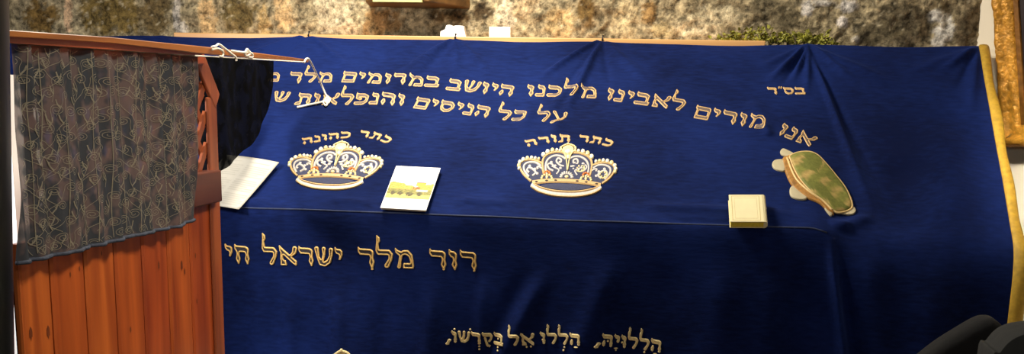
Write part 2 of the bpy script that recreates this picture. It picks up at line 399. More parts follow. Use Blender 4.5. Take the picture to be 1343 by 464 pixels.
# ------------------------------------------------------------------ Hebrew letters (outlines drawn here, x-height 1)
def bar(a, b): return ('p', [(a, 1.1), (a+.1, .98), (b, .96), (b, .64), (a+.1, .66), (a, .82)])
def corner(x): return ('p', [(x-.1, .95), (x+.06, .91), (x+.12, .8), (x+.1, .55), (x-.06, .55), (x-.1, .7)])
def stem(x, lo=-.02): return ('p', [(x-.08, .75), (x+.10, .75), (x+.075, .5), (x+.13, .28), (x+.03, lo-.03), (x-.12, .26), (x-.065, .5)])
def st(*p): return ('s', p)          # stroke: (x, y, radius) ...
G = {
 'ד': ([bar(0, .64), corner(.64), stem(.66)], .8), 'ר': ([bar(0, .60), corner(.62), stem(.64)], .78),
 'ך': ([bar(0, .64), corner(.64), stem(.66, -.14)], .8),
 'ו': ([bar(0, .26), corner(.26), stem(.27)], .42),
 'י': ([('p', [(0, 1.1), (.1, .97), (.3, .95), (.4, .84), (.39, .62), (.28, .36), (.2, .4), (.25, .58), (.2, .68), (.1, .70), (0, .85)])], .42),
 'ה': ([bar(0, .66), corner(.66), stem(.68), ('p', [(.13, .52), (.22, .5), (.27, .28), (.16, -.02), (.02, .26)])], .82),
 'ח': ([bar(0, .66), corner(.66), stem(.68), stem(.18)], .82),
 'ת': ([bar(.06, .7), corner(.7), stem(.72), st((.26, .75, .06), (.27, .3, .06)), ('p', [(.34, .34), (.32, .02), (.0, -.02), (-.03, .12), (.1, .25)])], .86),
 'כ': ([bar(0, .48), st((.46, .82, .13), (.62, .72, .12), (.68, .5, .07), (.62, .26, .1), (.46, .135, .13)), ('p', [(.0, .27), (.5, .27), (.5, 0), (.06, 0), (-.03, .13)])], .76),
 'ב': ([bar(0, .52), st((.5, .82, .13), (.62, .74, .12), (.66, .5, .07), (.66, .2, .08)), ('p', [(.0, .27), (.84, .27), (.8, 0), (.06, 0), (-.03, .13)])], .84),
 'ל': ([('p', [(0, 1.74), (.15, 1.58), (.17, 1.42), (.09, 1.26), (.13, .95), (.13, .7), (.03, .72), (-.04, .9), (0, 1.4)]),
        ('p', [(.03, .95), (.58, .95), (.58, .68), (.06, .68)]), st((.56, .82, .13), (.68, .7, .1), (.65, .45, .08), (.48, .1, .11))], .78),
 'ם': ([bar(0, .74), ('p', [(.07, .27), (.82, .27), (.82, 0), (.07, 0)]), ('p', [(.07, .8), (.19, .8), (.19, .1), (.07, .1)]), ('p', [(.66, .95), (.78, .91), (.82, .8), (.82, .1), (.70, .1)])], .84),
 'ס': ([bar(0, .6), st((.58, .82, .13), (.74, .66, .1), (.76, .42, .08), (.6, .16, .11), (.42, .12, .12), (.25, .22, .1), (.14, .45, .07), (.14, .75, .07))], .84),
 'מ': ([('p', [(0, 1.1), (.12, .96), (.34, .86), (.34, .62), (.2, .66), (.02, .84)]), st((.29, .72, .07), (.24, .4, .06), (.19, .06, .08)),
        st((.3, .7, .06), (.42, .84, .11), (.58, .84, .12), (.74, .68, .09), (.80, .4, .07), (.82, .12, .08)), ('p', [(.4, .27), (.88, .27), (.88, 0), (.38, 0)])], .9),
 'נ': ([bar(.06, .3), st((.3, .82, .13), (.40, .68, .09), (.42, .45, .06), (.42, .15, .07)), ('p', [(0, .27), (.49, .27), (.49, 0), (.05, 0), (-.03, .13)])], .52),
 'ע': ([st((.74, .92, .11), (.74, .62, .07), (.52, .3, .08), (.1, -.02, .11)), st((.08, .98, .1), (.22, .75, .07), (.42, .36, .07))], .84),
 'פ': ([bar(0, .48), st((.46, .82, .13), (.62, .72, .12), (.68, .5, .07), (.62, .26, .1), (.46, .135, .13)), ('p', [(.0, .27), (.5, .27), (.5, 0), (.06, 0), (-.03, .13)]),
        st((.08, .85, .07), (.10, .58, .07), (.28, .52, .1))], .76),
 'ק': ([bar(0, .58), st((.56, .82, .13), (.68, .68, .1), (.64, .42, .07), (.5, .2, .06)), st((.2, .52, .08), (.28, .2, .07), (.40, -.22, .06))], .78),
 'ש': ([st((.06, .95, .11), (.13, .5, .07), (.28, .16, .11), (.48, .12, .12), (.68, .26, .11), (.8, .58, .08), (.82, .9, .11)), st((.44, .95, .1), (.44, .65, .06), (.34, .25, .06))], .92),
 'א': ([('p', [(.0, 1.1), (.2, .9), (.93, .24), (.92, -.02), (.74, .1), (.04, .76)]), st((.84, .92, .12), (.80, .7, .1), (.6, .5, .06)), st((.15, .68, .06), (.14, .35, .07), (.26, .15, .11)),
        ('p', [(.1, .26), (.36, .26), (.42, .0), (.08, 0)])], .94),
 '״': ([st((.08, 1.08, .07), (.04, .8, .03)), st((.26, 1.08, .07), (.22, .8, .03))], .3),
 ',': ([st((.16, .28, .1), (.02, -.12, .04))], .3),
}
GSTEP = .027
gxs = np.arange(-.2, 1.15, GSTEP); gys = np.arange(-.42, 1.92, GSTEP)
QX, QY = np.meshgrid(gxs, gys, indexing='ij')
def sd_poly(poly):
    d = np.full(QX.shape, 9.0); inside = np.zeros(QX.shape, bool); n = len(poly)
    for i in range(n):
        a = poly[i]; b = poly[(i+1) % n]; ex, ey = b[0]-a[0], b[1]-a[1]
        t = np.clip(((QX-a[0])*ex+(QY-a[1])*ey)/(ex*ex+ey*ey+1e-12), 0, 1)
        d = np.minimum(d, np.hypot(QX-a[0]-t*ex, QY-a[1]-t*ey))
        cr = ((a[1] > QY) != (b[1] > QY)) & (QX < (b[0]-a[0])*(QY-a[1])/(b[1]-a[1]+1e-12)+a[0])
        inside ^= cr
    return np.where(inside, -d, d)
def sd_stroke(p):
    d = np.full(QX.shape, 9.0)
    for a, b in zip(p[:-1], p[1:]):
        ex, ey = b[0]-a[0], b[1]-a[1]
        t = np.clip(((QX-a[0])*ex+(QY-a[1])*ey)/(ex*ex+ey*ey+1e-12), 0, 1)
        d = np.minimum(d, np.hypot(QX-a[0]-t*ex, QY-a[1]-t*ey)-(a[2]+(b[2]-a[2])*t))
    return d
def contours(D):
    """closed loops where the field crosses zero (marching squares), inside to the left"""
    nx, ny = D.shape; nxt = {}; pos = {}
    def pt(i, j, k, l):
        key = (i, j, k, l) if (i, j) < (k, l) else (k, l, i, j)
        if key not in pos:
            a, b = D[key[0], key[1]], D[key[2], key[3]]; t = a/(a-b)
            pos[key] = (gxs[key[0]]+(gxs[key[2]]-gxs[key[0]])*t, gys[key[1]]+(gys[key[3]]-gys[key[1]])*t)
        return key
    S = D < 0
    mixed = S[:-1, :-1].astype(int)+S[1:, :-1]+S[1:, 1:]+S[:-1, 1:]
    for i, j in zip(*np.where((mixed > 0) & (mixed < 4))):
        c = [(i, j), (i+1, j), (i+1, j+1), (i, j+1)]; v = [S[p] for p in c]
        ins, outs = [], []
        for k in range(4):
            if v[k] != v[(k+1) % 4]:
                key = pt(*c[k], *c[(k+1) % 4])
                (outs if v[k] else ins).append((k, key))          # walking ccw: leaving / entering the inside
        for k, key in outs:                                       # inside on the left: the segment starts where the walk leaves the inside
            best = min(ins, key=lambda q: (k-q[0]) % 4)
            nxt[key] = best[1]
    loops = []
    while nxt:
        s = next(iter(nxt)); l = [s]; k = nxt.pop(s)
        while k != s and k in nxt: l.append(k); k = nxt.pop(k)
        loops.append(np.array([pos[q] for q in l]))
    return loops
LOOPS = {}
def glyph(ch):
    if ch not in LOOPS:
        D = np.full(QX.shape, 9.0)
        for kind, p in G[ch][0]: D = np.minimum(D, sd_poly(p) if kind == 'p' else sd_stroke(p))
        D = D+1e-6
        ls = []
        for l in contours(D):
            if len(l) < 6: continue
            l = (np.roll(l, 1, 0)+2*l+np.roll(l, -1, 0))/4
            ls.append(l[::2] if len(l) > 30 else l)
        area = lambda l: float(np.sum(l[:, 0]*np.roll(l[:, 1], -1)-np.roll(l[:, 0], -1)*l[:, 1]))/2
        big = max(ls, key=lambda l: abs(area(l)))
        if area(big) < 0: ls = [l[::-1] for l in ls]
        LOOPS[ch] = ls
    return LOOPS[ch]

def put(mb, loops, tr, w, h, solid):
    """one letter: thread filling and a raised cord round its outline; tr maps letter coordinates to (X, s)"""
    fl = []
    for l in loops:
        d = np.roll(l, -1, 0)-np.roll(l, 1, 0); d /= np.linalg.norm(d, axis=1, keepdims=True)+1e-9
        n = np.stack([-d[:, 1], d[:, 0]], 1)
        # make the inward side point to the inside: outer loops run ccw, holes cw
        rails = []
        for k, hh in ((-.01, .0003), (.25*w, h), (.75*w, h), (w, h*.45)):
            q = tr(l+n*k); rails.append(surf(q[:, 0], q[:, 1], hh))
        m = len(l); V = np.concatenate(rails)
        mb.add(V, [(r*m+i, r*m+(i+1) % m, (r+1)*m+(i+1) % m, (r+1)*m+i) for r in range(3) for i in range(m)], 0)
        fl.append(l)
    q = [tr(l) for l in fl]
    tri = tessellate_polygon([[Vector((a, b, 0)) for a, b in l] for l in fl])
    A = np.concatenate(q); V = surf(A[:, 0], A[:, 1], h*.5)
    mb.add(V, [tuple(t) for t in tri], 0 if solid else 1)

def word(mb, text, pts, hpx, w=.066, h=.0014, solid=False):
    """text runs right to left between the first and last baseline pixel; hpx = height of a letter in the photo"""
    q = [uv(*p) for p in pts]
    if len(q) == 2: q = [q[0], (q[0]+q[1])/2, q[1]]
    L, Mi, R = q
    mid = pts[len(pts)//2] if len(pts) == 3 else ((pts[0][0]+pts[1][0])/2, (pts[0][1]+pts[1][1])/2)
    hm = abs(uv(mid[0], mid[1]-hpx)[1]-uv(*mid)[1])
    chars = text[::-1]
    gap = .1; tot = sum(G[c][1] for c in chars)+gap*(len(chars)-1)
    ctrl = 2*Mi-(L+R)/2
    B = lambda t: (1-t)**2*L+2*t*(1-t)*ctrl+t*t*R
    T = lambda t: 2*(1-t)*(ctrl-L)+2*t*(R-ctrl)
    length = sum(np.linalg.norm(B((i+1)/20)-B(i/20)) for i in range(20))
    k = length/tot; x = 0
    for c in chars:
        wd = G[c][1]; t = (x+wd/2)/tot; o = B(t); e = T(t); e = e/np.linalg.norm(e); up = np.array([e[1], -e[0]])
        tr = lambda l, o=o, e=e, up=up, wd=wd: o+np.outer((l[:, 0]-wd/2)*k, e)+np.outer(l[:, 1]*hm, up)
        put(mb, glyph(c), tr, w, h, solid)
        x += wd+gap
def inscription(words, label, mats, **kw):
    o = bpy.data.objects.new('embroidered_inscription', None); C.objects.link(o); o.empty_display_size = .02
    on_cover(o); o['label'] = label
    q = uv(*words[0][1][0]); o.matrix_world = Matrix.Translation(surf(*[np.array(v) for v in q])); bpy.context.view_layer.update()
    inv = o.matrix_world.inverted()
    for text, pts, hp in words:
        mb = MB(); word(mb, text, pts, hp, **kw)
        c = mb.build('embroidered_word', mats); c.parent = o; c.matrix_parent_inverse = inv
    return o, inv

GF = [M['gold'], M['fill']]
inscription([('אנו', [(1017, 175), (1062, 192)], 16), ('מודים', [(908, 155), (1002, 171)], 16.5), ('לאבינו', [(792, 131), (896, 147)], 15.5),
  ('מלכנו', [(689, 126), (782, 129)], 15.3), ('היושב', [(584, 117), (671, 126)], 14.5), ('במרומים', [(446, 108.5), (575, 113.5)], 13.8),
  ('מלך', [(377, 108), (434.5, 108.5)], 12.8), ('מ', [(347, 107), (365, 107.5)], 12)], 'gold outlined first line of embroidered letters', GF)
inscription([('על', [(702, 160), (741, 163)], 14), ('כל', [(650, 156), (688, 159.5)], 14.2), ('הניסים', [(540, 141.5), (639, 154)], 15),
  ('והנפלאות', [(386, 137), (529, 138.5)], 15), ('ש', [(357, 134), (377, 134)], 13.5)], 'gold outlined second line of embroidered letters', GF)
inscription([('בס״ד', [(1007, 124), (1057, 124)], 9)], 'small gold embroidered abbreviation at the top right', [M['gold']], solid=True, w=.12, h=.0015)
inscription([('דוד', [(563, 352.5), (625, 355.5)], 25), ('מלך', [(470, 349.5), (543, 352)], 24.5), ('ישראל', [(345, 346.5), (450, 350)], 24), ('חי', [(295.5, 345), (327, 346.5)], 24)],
  'large gold outlined letters on the front drop', [M['goldlifted'], M['fillnavy']], w=.075, h=.003)
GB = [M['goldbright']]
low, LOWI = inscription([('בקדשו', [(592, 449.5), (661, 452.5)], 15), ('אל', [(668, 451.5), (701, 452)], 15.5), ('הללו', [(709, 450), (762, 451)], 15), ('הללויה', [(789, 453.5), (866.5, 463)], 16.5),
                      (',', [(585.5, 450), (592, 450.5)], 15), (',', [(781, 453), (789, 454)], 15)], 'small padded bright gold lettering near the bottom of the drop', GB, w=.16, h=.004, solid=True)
mb = MB()
def dot(mb, px, py, r=1.5, m=0, h=.004, sx=1.0):
    c = uv(px, py); rr = r*2.4/F; V = []; Fc = []
    for k, (rf, hf) in enumerate(((1, .05), (.8, .7), (.4, 1), (.02, 1.05))):
        a = np.arange(10)/10*2*math.pi
        V += list(surf(c[0]+rr*sx*rf*np.cos(a), c[1]+rr*rf*np.sin(a), h*hf))
    Fc = [(r_*10+i, r_*10+(i+1) % 10, (r_+1)*10+(i+1) % 10, (r_+1)*10+i) for r_ in range(3) for i in range(10)]
    mb.add(V, Fc, m)
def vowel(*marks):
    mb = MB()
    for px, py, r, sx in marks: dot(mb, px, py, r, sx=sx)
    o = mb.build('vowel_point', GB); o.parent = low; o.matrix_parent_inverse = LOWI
za = lambda zx, zy: (570+zx/8.394, 410+zy/8.394, 1.5, 1.0)
zb_ = lambda zx, zy: (720+zx/8.394, 410+zy/8.394, 1.5, 1.0)
for marks in ([za(215, 185)], [za(387, 188)], [za(490, 372), za(490, 405)], [za(697, 288)], [za(697, 375), za(697, 410)], [za(1018, 368), za(1065, 365)], [za(1192, 290)],
              [zb_(175, 368), zb_(165, 402)], [zb_(650, 310)], [zb_(803, 333)], [zb_(1048, 445)], [(640.3, 453.8, 1.1, 2.6), (641, 455.3, 1.2, 1)], [(756, 453.2, 1.1, 2.6)],
              [(807.5, 457, 1.1, 2.6), (807.5, 459.5, 1.2, 1)], [(858.8, 464.5, 1.1, 2.6)]): vowel(*marks)

# ------------------------------------------------------------------ embroidered crowns
def crown(bx, by, wpx, topx, topy, label, caption=None, shear=0.0):
    """bx,by: pixel of the middle of the crown's foot; wpx: half width in pixels; topx,topy: pixel of the finial"""
    foot, top = uv(bx, by), uv(topx, topy)
    half = (uv(bx+wpx, by-wpx*.2)[0]-uv(bx-wpx, by-wpx*.2)[0])/2
    ht = foot[1]-top[1]; lean = top[0]-foot[0]
    def tr(p):
        p = np.asarray(p, float); x = (p[..., 0]-385)/315; y = (425-p[..., 1])/310
        return np.stack([foot[0]+x*half+lean*y, foot[1]-y*ht], -1)
    def on(p, h): q = tr(np.array(p)); return surf(q[:, 0], q[:, 1], h)
    def ribbon(mb, pts, w, h=.002, m=0, n=6, taper=0, closed=False):
        c = np.array(catmull(pts, n, closed)); k = len(c)
        d = np.gradient(c, axis=0)
        if closed: d = np.roll(c, -1, 0)-np.roll(c, 1, 0)
        d /= np.linalg.norm(d, axis=1, keepdims=True)+1e-9; nn = np.stack([-d[:, 1], d[:, 0]], 1)
        tt = np.linspace(0, 1, k); ww = w*(1-taper*tt)
        rails = [on(c+nn*(ww*f)[:, None], hh) for f, hh in ((-.5, .0004), (-.3, h), (.3, h), (.5, .0004))]
        V = np.concatenate(rails); rg = range(k if closed else k-1)
        mb.add(V, [(r*k+i, r*k+(i+1) % k, (r+1)*k+(i+1) % k, (r+1)*k+i) for r in range(3) for i in rg], m)
    def blob(mb, x, y, rx, ry=None, h=.003, m=0, ang=0):
        ry = ry or rx; a = np.arange(12)/12*2*math.pi; V = []
        for rf, hf in ((1, .1), (.8, .75), (.4, 1), (.02, 1.03)):
            u, v = rx*rf*np.cos(a), ry*rf*np.sin(a)
            V += list(on(np.stack([x+u*math.cos(ang)-v*math.sin(ang), y+u*math.sin(ang)+v*math.cos(ang)], 1), h*hf))
        mb.add(V, [(r*12+i, r*12+(i+1) % 12, (r+1)*12+(i+1) % 12, (r+1)*12+i) for r in range(3) for i in range(12)], m)
    def fill(mb, pts, h=.0012, m=0, n=6):
        c = np.array(catmull(pts, n, True)); tri = tessellate_polygon([[Vector((a, b, 0)) for a, b in c]])
        mb.add(on(c, h), [tuple(t) for t in tri], m)
    MR = lambda pts: [(770-x, y) for x, y in pts]
    root = bpy.data.objects.new('embroidered_crown', None); C.objects.link(root); root.empty_display_size = .02
    on_cover(root); root['label'] = label
    P0 = surf(*[np.array(v) for v in foot]); root.matrix_world = Matrix.Translation(P0)
    bpy.context.view_layer.update()
    inv = root.matrix_world.inverted()
    def sub(mb, name, mats, lab=None):
        o = mb.build(name, mats, smooth=False); o.parent = root; o.matrix_parent_inverse = inv
        if lab: o['label'] = lab
    # dark ground behind the arches
    mb = MB()
    fill(mb, [(170, 345), (150, 320), (95, 270), (92, 240), (130, 218), (225, 235), (240, 195), (290, 168), (385, 165), (480, 168), (530, 195), (545, 235), (640, 218), (678, 240), (675, 270), (620, 320), (600, 345), (385, 330)], .0006)
    fill(mb, [(225, 372), (300, 358), (385, 355), (470, 358), (545, 372), (470, 388), (385, 393), (300, 388)], .0030)
    sub(mb, 'ground_cloth', M['greyblue'], 'grey blue ground')
    # band and rim
    mb = MB()
    ribbon(mb, [(172, 354), (260, 340), (385, 334), (510, 340), (598, 354)], 26, .0024, 0)
    ribbon(mb, [(168, 366), (215, 392), (300, 410), (385, 414), (470, 410), (555, 392), (600, 366)], 24, .0028, 1)
    ribbon(mb, [(172, 380), (220, 404), (300, 421), (385, 425), (470, 421), (550, 404), (596, 380)], 9, .0032, 0)
    ribbon(mb, [(180, 362), (220, 378), (300, 394), (385, 398), (470, 394), (550, 378), (590, 362)], 8, .0032, 0)
    for x, y in ((198, 350), (262, 341), (318, 337), (452, 337), (508, 341), (572, 350)): blob(mb, x, y, 12, 6, .0034, 2)
    sub(mb, 'crown_band', [M['gold'], M['silver'], M['jewel']], 'gold band with dark stones')
    # arches
    for S in (lambda p: p, MR):
        mb = MB()
        ribbon(mb, S([(243, 305), (232, 262), (232, 215), (255, 185), (300, 168), (345, 166), (378, 178)]), 15, .0024)
        ribbon(mb, S([(165, 345), (120, 312), (92, 275), (88, 248), (108, 228), (160, 220), (226, 238)]), 14, .0024)
        sub(mb, 'crown_arch', M['gold'], 'gold arch')
    for S in (lambda p: p, MR):
        mb = MB()
        ribbon(mb, S([(257, 300), (250, 255), (262, 215), (300, 190), (345, 190), (372, 205)]), 15, .002)
        ribbon(mb, S([(150, 322), (118, 285), (115, 255), (140, 238), (185, 236), (222, 255)]), 14, .002)
        ribbon(mb, S([(365, 250), (340, 245), (318, 225), (325, 205), (345, 210), (345, 226), (332, 226)]), 15, .002)
        ribbon(mb, S([(300, 280), (275, 270), (262, 250), (275, 238), (295, 245), (292, 260)]), 14, .002)
        ribbon(mb, S([(320, 300), (335, 275), (310, 262), (296, 256)]), 12, .002)
        ribbon(mb, S([(170, 315), (190, 295), (170, 275), (145, 268), (135, 285), (150, 295)]), 14, .002)
        ribbon(mb, S([(235, 275), (215, 262), (198, 262), (205, 275)]), 13, .002)
        for x, y in ((285, 230), (310, 250), (150, 258), (185, 275), (200, 300), (345, 262)): blob(mb, *S([(x, y)])[0], 11, 9, .002)
        sub(mb, 'scrollwork', M['silver'], 'silver grey scrolls')
    beads = [(84, 275, 9), (80, 258, 10), (86, 238, 11), (106, 222, 12), (132, 212, 11), (158, 209, 10), (182, 211, 9), (204, 215, 9),
             (232, 186, 13), (258, 167, 13), (288, 156, 12), (316, 154, 9), (336, 156, 8)]
    for q in (0, 1):
        mb = MB()
        for i, (x, y, r) in enumerate(beads): blob(mb, 770-x if q else x, y, r*1.15, r*1.1, .0045, i % 3 == 1-q)
        sub(mb, 'bead_row', [M['pearl'], M['goldbright']], 'pearl and gold beads')
    # flowers
    for x, y, k in ((385, 300, 0), (262, 318, 1), (505, 318, 1)):
        mb = MB()
        if k == 0:
            for a in range(9):
                t = math.pi*(a/8); blob(mb, x+34*math.cos(t), y+14-26*math.sin(t), 12, 7, .003, 1, math.atan2(-26*math.sin(t), 34*math.cos(t)))
            blob(mb, x, y+12, 14, 9, .0035, 0)
        else:
            for a in range(5):
                t = math.pi*(a/4); blob(mb, x+18*math.cos(t), y-18-14*math.sin(t), 9, 7, .0035, 2)
            for a in range(7):
                t = math.pi*(a/6); blob(mb, x+32*math.cos(t), y+8-22*math.sin(t), 8, 7, .003, 0)
            blob(mb, x, y, 9, 12, .003, 0)
        sub(mb, 'flower', [M['goldbright'], M['silver'], M['orange']])
    for cx, cy in ((470, 258), (612, 292)):
        mb = MB()
        for a in range(6): blob(mb, cx+20*math.cos(a*1.05), cy+15*math.sin(a*1.05), 7, 6, .003)
        ribbon(mb, [(cx-25, cy+18), (cx, cy+22), (cx+24, cy+8), (cx+20, cy-14)], 8, .0025)
        sub(mb, 'gold_spray', M['goldbright'])
    # finial
    mb = MB()
    fill(mb, [(352, 142), (386, 122), (422, 140), (402, 190), (370, 190)], .002, 0, 3)
    ribbon(mb, [(338, 140), (385, 118), (436, 138), (405, 182), (396, 222), (388, 275), (381, 222), (368, 182), (338, 140)], 9, .004, 0)
    blob(mb, 387, 162, 20, 14, .0045, 1); blob(mb, 386, 116, 8, 8, .005, 0); blob(mb, 340, 140, 8, 7, .004, 0); blob(mb, 434, 138, 8, 7, .004, 0)
    blob(mb, 389, 195, 9, 12, .0045, 1)
    sub(mb, 'finial', [M['goldbright'], M['pearl']], 'bright gold finial')
    if caption:
        mb = MB()
        for text, pts, hp in caption: word(mb, text, pts, hp, .12, .0016, True)
        sub(mb, 'caption', [M['gold']], 'arched gold caption')
crown(429, 249, 64, 449, 187, 'embroidered crown under the left caption', [('כהונה', [(397, 190), (428, 185), (460, 181.5)], 9), ('כתר', [(470, 180.5), (490, 183), (508, 189.5)], 9)])
crown(742, 257, 67, 745, 189, 'embroidered crown under the right caption', [('תורה', [(692, 194), (720, 188), (748, 186.5)], 9.5), ('כתר', [(759, 186.5), (780, 188.5), (801, 194)], 9)])
crown(447, 556, 70, 450, 457, 'embroidered crown on the front drop, only its tip in view')

# ------------------------------------------------------------------ the scroll-shaped applique
ap = bpy.data.objects.new('scroll_applique', None); C.objects.link(ap); on_cover(ap); ap['label'] = 'green and gold scroll shaped applique'
ap.matrix_world = Matrix.Translation(surf(*[np.array(v) for v in uv(1070, 240)])); bpy.context.view_layer.update()
APINV = ap.matrix_world.inverted()
def apx(zx, zy): return (990+zx/3.567, 170+zy/3.567)
def pad(name, outline, mat, h, n=5, edge=None, lab=None, inset=.9):
    c = np.array([uv(*apx(*p)) for p in catmull(outline, n, True)])
    k = len(c); mid = c.mean(0); V = []
    levels = ((1, .0), (.985, h*.6), (.95, h*.9), (.87, h*.97), (.76, h), (.65, h*1.03), (.54, h*1.05), (.43, h*1.07), (.32, h*1.09), (.21, h*1.1), (.1, h*1.11), (.01, h*1.11))
    for f, hh in levels: q = mid+(c-mid)*f; V += list(surf(q[:, 0], q[:, 1], hh+.0005))
    Fc = [(r*k+i, r*k+(i+1) % k, (r+1)*k+(i+1) % k, (r+1)*k+i) for r in range(len(levels)-1) for i in range(k)]+[tuple(range((len(levels)-1)*k, len(levels)*k))]
    o = link(name, V, Fc, mat); o.parent = ap; o.matrix_parent_inverse = APINV
    if lab: o['label'] = lab
    return o
for out in ([(118, 105), (128, 92), (145, 95), (185, 118), (178, 135), (150, 130), (125, 120)], [(80, 165), (88, 148), (110, 142), (135, 148), (140, 195), (115, 196), (90, 185)],
            [(162, 285), (172, 268), (190, 272), (240, 310), (238, 330), (200, 330), (168, 315)], [(440, 360), (462, 365), (472, 382), (460, 400), (430, 402), (400, 390)], [(325, 370), (345, 368), (362, 385), (358, 408), (345, 400)]):
    pad('knob', out, M['knob'], .004, 4, lab='cream rounded scroll end')
pad('scroll_side', [(128, 140), (145, 125), (172, 122), (190, 190), (215, 240), (280, 290), (330, 330), (370, 395), (350, 395), (300, 348), (240, 322), (190, 285), (160, 245), (138, 190)], M['torahside'], .005, 4, lab='brown gold side')
body = pad('scroll_body', [(165, 130), (200, 114), (250, 110), (290, 125), (330, 165), (380, 225), (425, 285), (452, 350), (445, 380), (400, 395), (370, 388), (325, 345), (265, 300), (215, 245), (185, 195), (168, 150)], M['torah'], .008, 5, lab='green gold brocade')
cols = []
for v in body.data.vertices:
    p = v.co; t = noise.noise(Vector((p.x*26, p.y*26, p.z*30)))*.5+.5; b = math.sin((p.x*.8-p.z*1.1)*150+5*t)
    g = np.array(lin((128, 128, 62))[:3]); y = np.array(lin((196, 160, 100))[:3]); d = np.array(lin((92, 98, 46))[:3])
    u = min(1, max(0, (b+.2)*.6)); cols.append(g*(1-u)+y*u if t > .47 else g*.55+d*.45)
colour(body, cols)
mbx = MB()
c = [uv(*apx(*p)) for p in catmull([(165, 130), (200, 114), (250, 110), (290, 125), (330, 165), (380, 225), (425, 285), (452, 350), (445, 380), (400, 395), (370, 388), (325, 345), (265, 300), (215, 245), (185, 195), (168, 150)], 5, True)]
c = np.array(c+[c[0]]); mbx.tube(surf(c[:, 0], c[:, 1], .004), .0026, 8)
o = mbx.build('edge_cord', M['torahedge'], smooth=True); o.parent = ap; o.matrix_parent_inverse = APINV; o['label'] = 'cream cord'
mbx = MB()
c = np.array([uv(*apx(*p)) for p in catmull([(150, 140), (172, 200), (200, 250), (255, 300), (315, 340), (360, 385)], 6)])
mbx.tube(surf(c[:, 0], c[:, 1], .006), .0024, 8)
o = mbx.build('edge_cord', M['torahedge'], smooth=True); o.parent = ap; o.matrix_parent_inverse = APINV; o['label'] = 'cream cord'

# ------------------------------------------------------------------ things lying on the cover
def lie(px, py, ang=0, off=.004):
    """matrix of a thing lying on the slope: x to the right, y up the slope, z off the cloth"""
    X, s = uv(px, py); Pn, n = base(np.array(X), np.array(s)); h = float(disp(np.array(X), np.array(s)))
    _, d1, _ = frame(np.array(X))
    ex = Vector((1, 0, 0)); ey = Vector(d1); ez = Vector(n)
    R = Matrix((ex, ey, ez)).transposed() @ Matrix.Rotation(ang, 3, 'Z')
    return Matrix.Translation(Vector(Pn)+Vector(n)*(h+off)) @ R.to_4x4()
def local_px(m, px, py, lift=0):
    """pixel -> the thing's own x, y on its plane"""
    d = Vector(ray(px, py)); n = m.to_3x3() @ Vector((0, 0, 1)); o = m.translation+n*lift; e = Vector(EYE)
    p = e+d*((o-e).dot(n)/d.dot(n)); return m.inverted() @ p

# picture booklet
mB = lie(540, 252, 0, .005)
TL, TR, BR, BL = [local_px(mB, *p) for p in ((522, 222.5), (581, 225), (559, 281), (499.5, 277))]
ex = ((TR-TL)+(BR-BL))/2; ang = math.atan2(ex.y, ex.x); ey = ((TL-BL)+(TR-BR))/2
bw, bh = ex.length, ey.length
mB = mB @ Matrix.Rotation(ang, 4, 'Z')
bk = empty('booklet', 'white booklet with a landscape picture on its cover, lying on blue velvet between the crowns', 'booklet', mat=mB)
skew = ey.angle(ex)-math.pi/2
def rq(u, v): return ((u-.5)*bw - math.sin(skew)*(v-.5)*bh*.55, (v-.5)*bh*math.cos(skew))
def slab(name, u0, v0, u1, v1, z0, z1, mat, parent, fn, n=14):
    mb = MB(); pts = [fn(u0, v0), fn(u1, v0), fn(u1, v1), fn(u0, v1)]
    mb.prism([(x, y, z0) for x, y in pts], (0, 0, z1-z0)); o = mb.build(name, mat, parent); return o
slab('page_block', .01, .01, .985, .99, 0, .005, M['paper'], bk, rq)
bevel(slab('cover', 0, 0, 1, 1, .005, .0062, M['white'], bk, rq), .0004)
nu, nv = 60, 44; V = []; cols = []
for j in range(nv):
    for i in range(nu):
        u, v = i/(nu-1), j/(nv-1); x, y = rq(.015+.97*u, .24+.50*v); V.append((x, y, .0066))
        k = noise.noise(Vector((u*9, v*9, 1))); k2 = noise.noise(Vector((u*26, v*26, 5)))
        hill = .66+.08*math.sin(u*7+.5)+.05*k
        if v > hill: c = np.array((182, 202, 228))*(1-.0)+np.array((20, 14, 0))*k
        elif v > .42: c = np.array((196, 160, 66))+np.array((34, 36, 40))*k2
        elif v > .2: c = np.array((132, 126, 58))+np.array((70, 50, 30))*k2
        else: c = np.array((198, 188, 96))+np.array((30, 34, 20))*k2
        if .60 < u < .82 and .60 < v < .74: c = np.array((240, 196, 60))
        if .60 < u < .82 and .74 <= v < .79: c = np.array((196, 110, 50))
        if .55 < u < .72 and .44 < v < .55 and k2 > -.1: c = np.array((140, 84, 40))
        if .66 < u < .9 and .34 < v < .42: c = np.array((232, 214, 180))
        for q, r in ((.14, .05), (.30, .06), (.52, .08), (.74, .06)):
            if ((u-q)/r)**2+((v-.22-.02*math.sin(9*q))/.10)**2 < 1 and k2 > -.25: c = np.array((84, 72, 44))
        cols.append(lin(np.clip(c, 0, 255))[:3])
o = link('cover_picture', V, [(j*nu+i, j*nu+i+1, (j+1)*nu+i+1, (j+1)*nu+i) for j in range(nv-1) for i in range(nu-1)], M['picture'], bk)
colour(o, cols); o['label'] = 'printed landscape with a yellow house'
slab('title_line', .30, .855, .66, .875, .0062, .0066, M['title'], bk, rq)

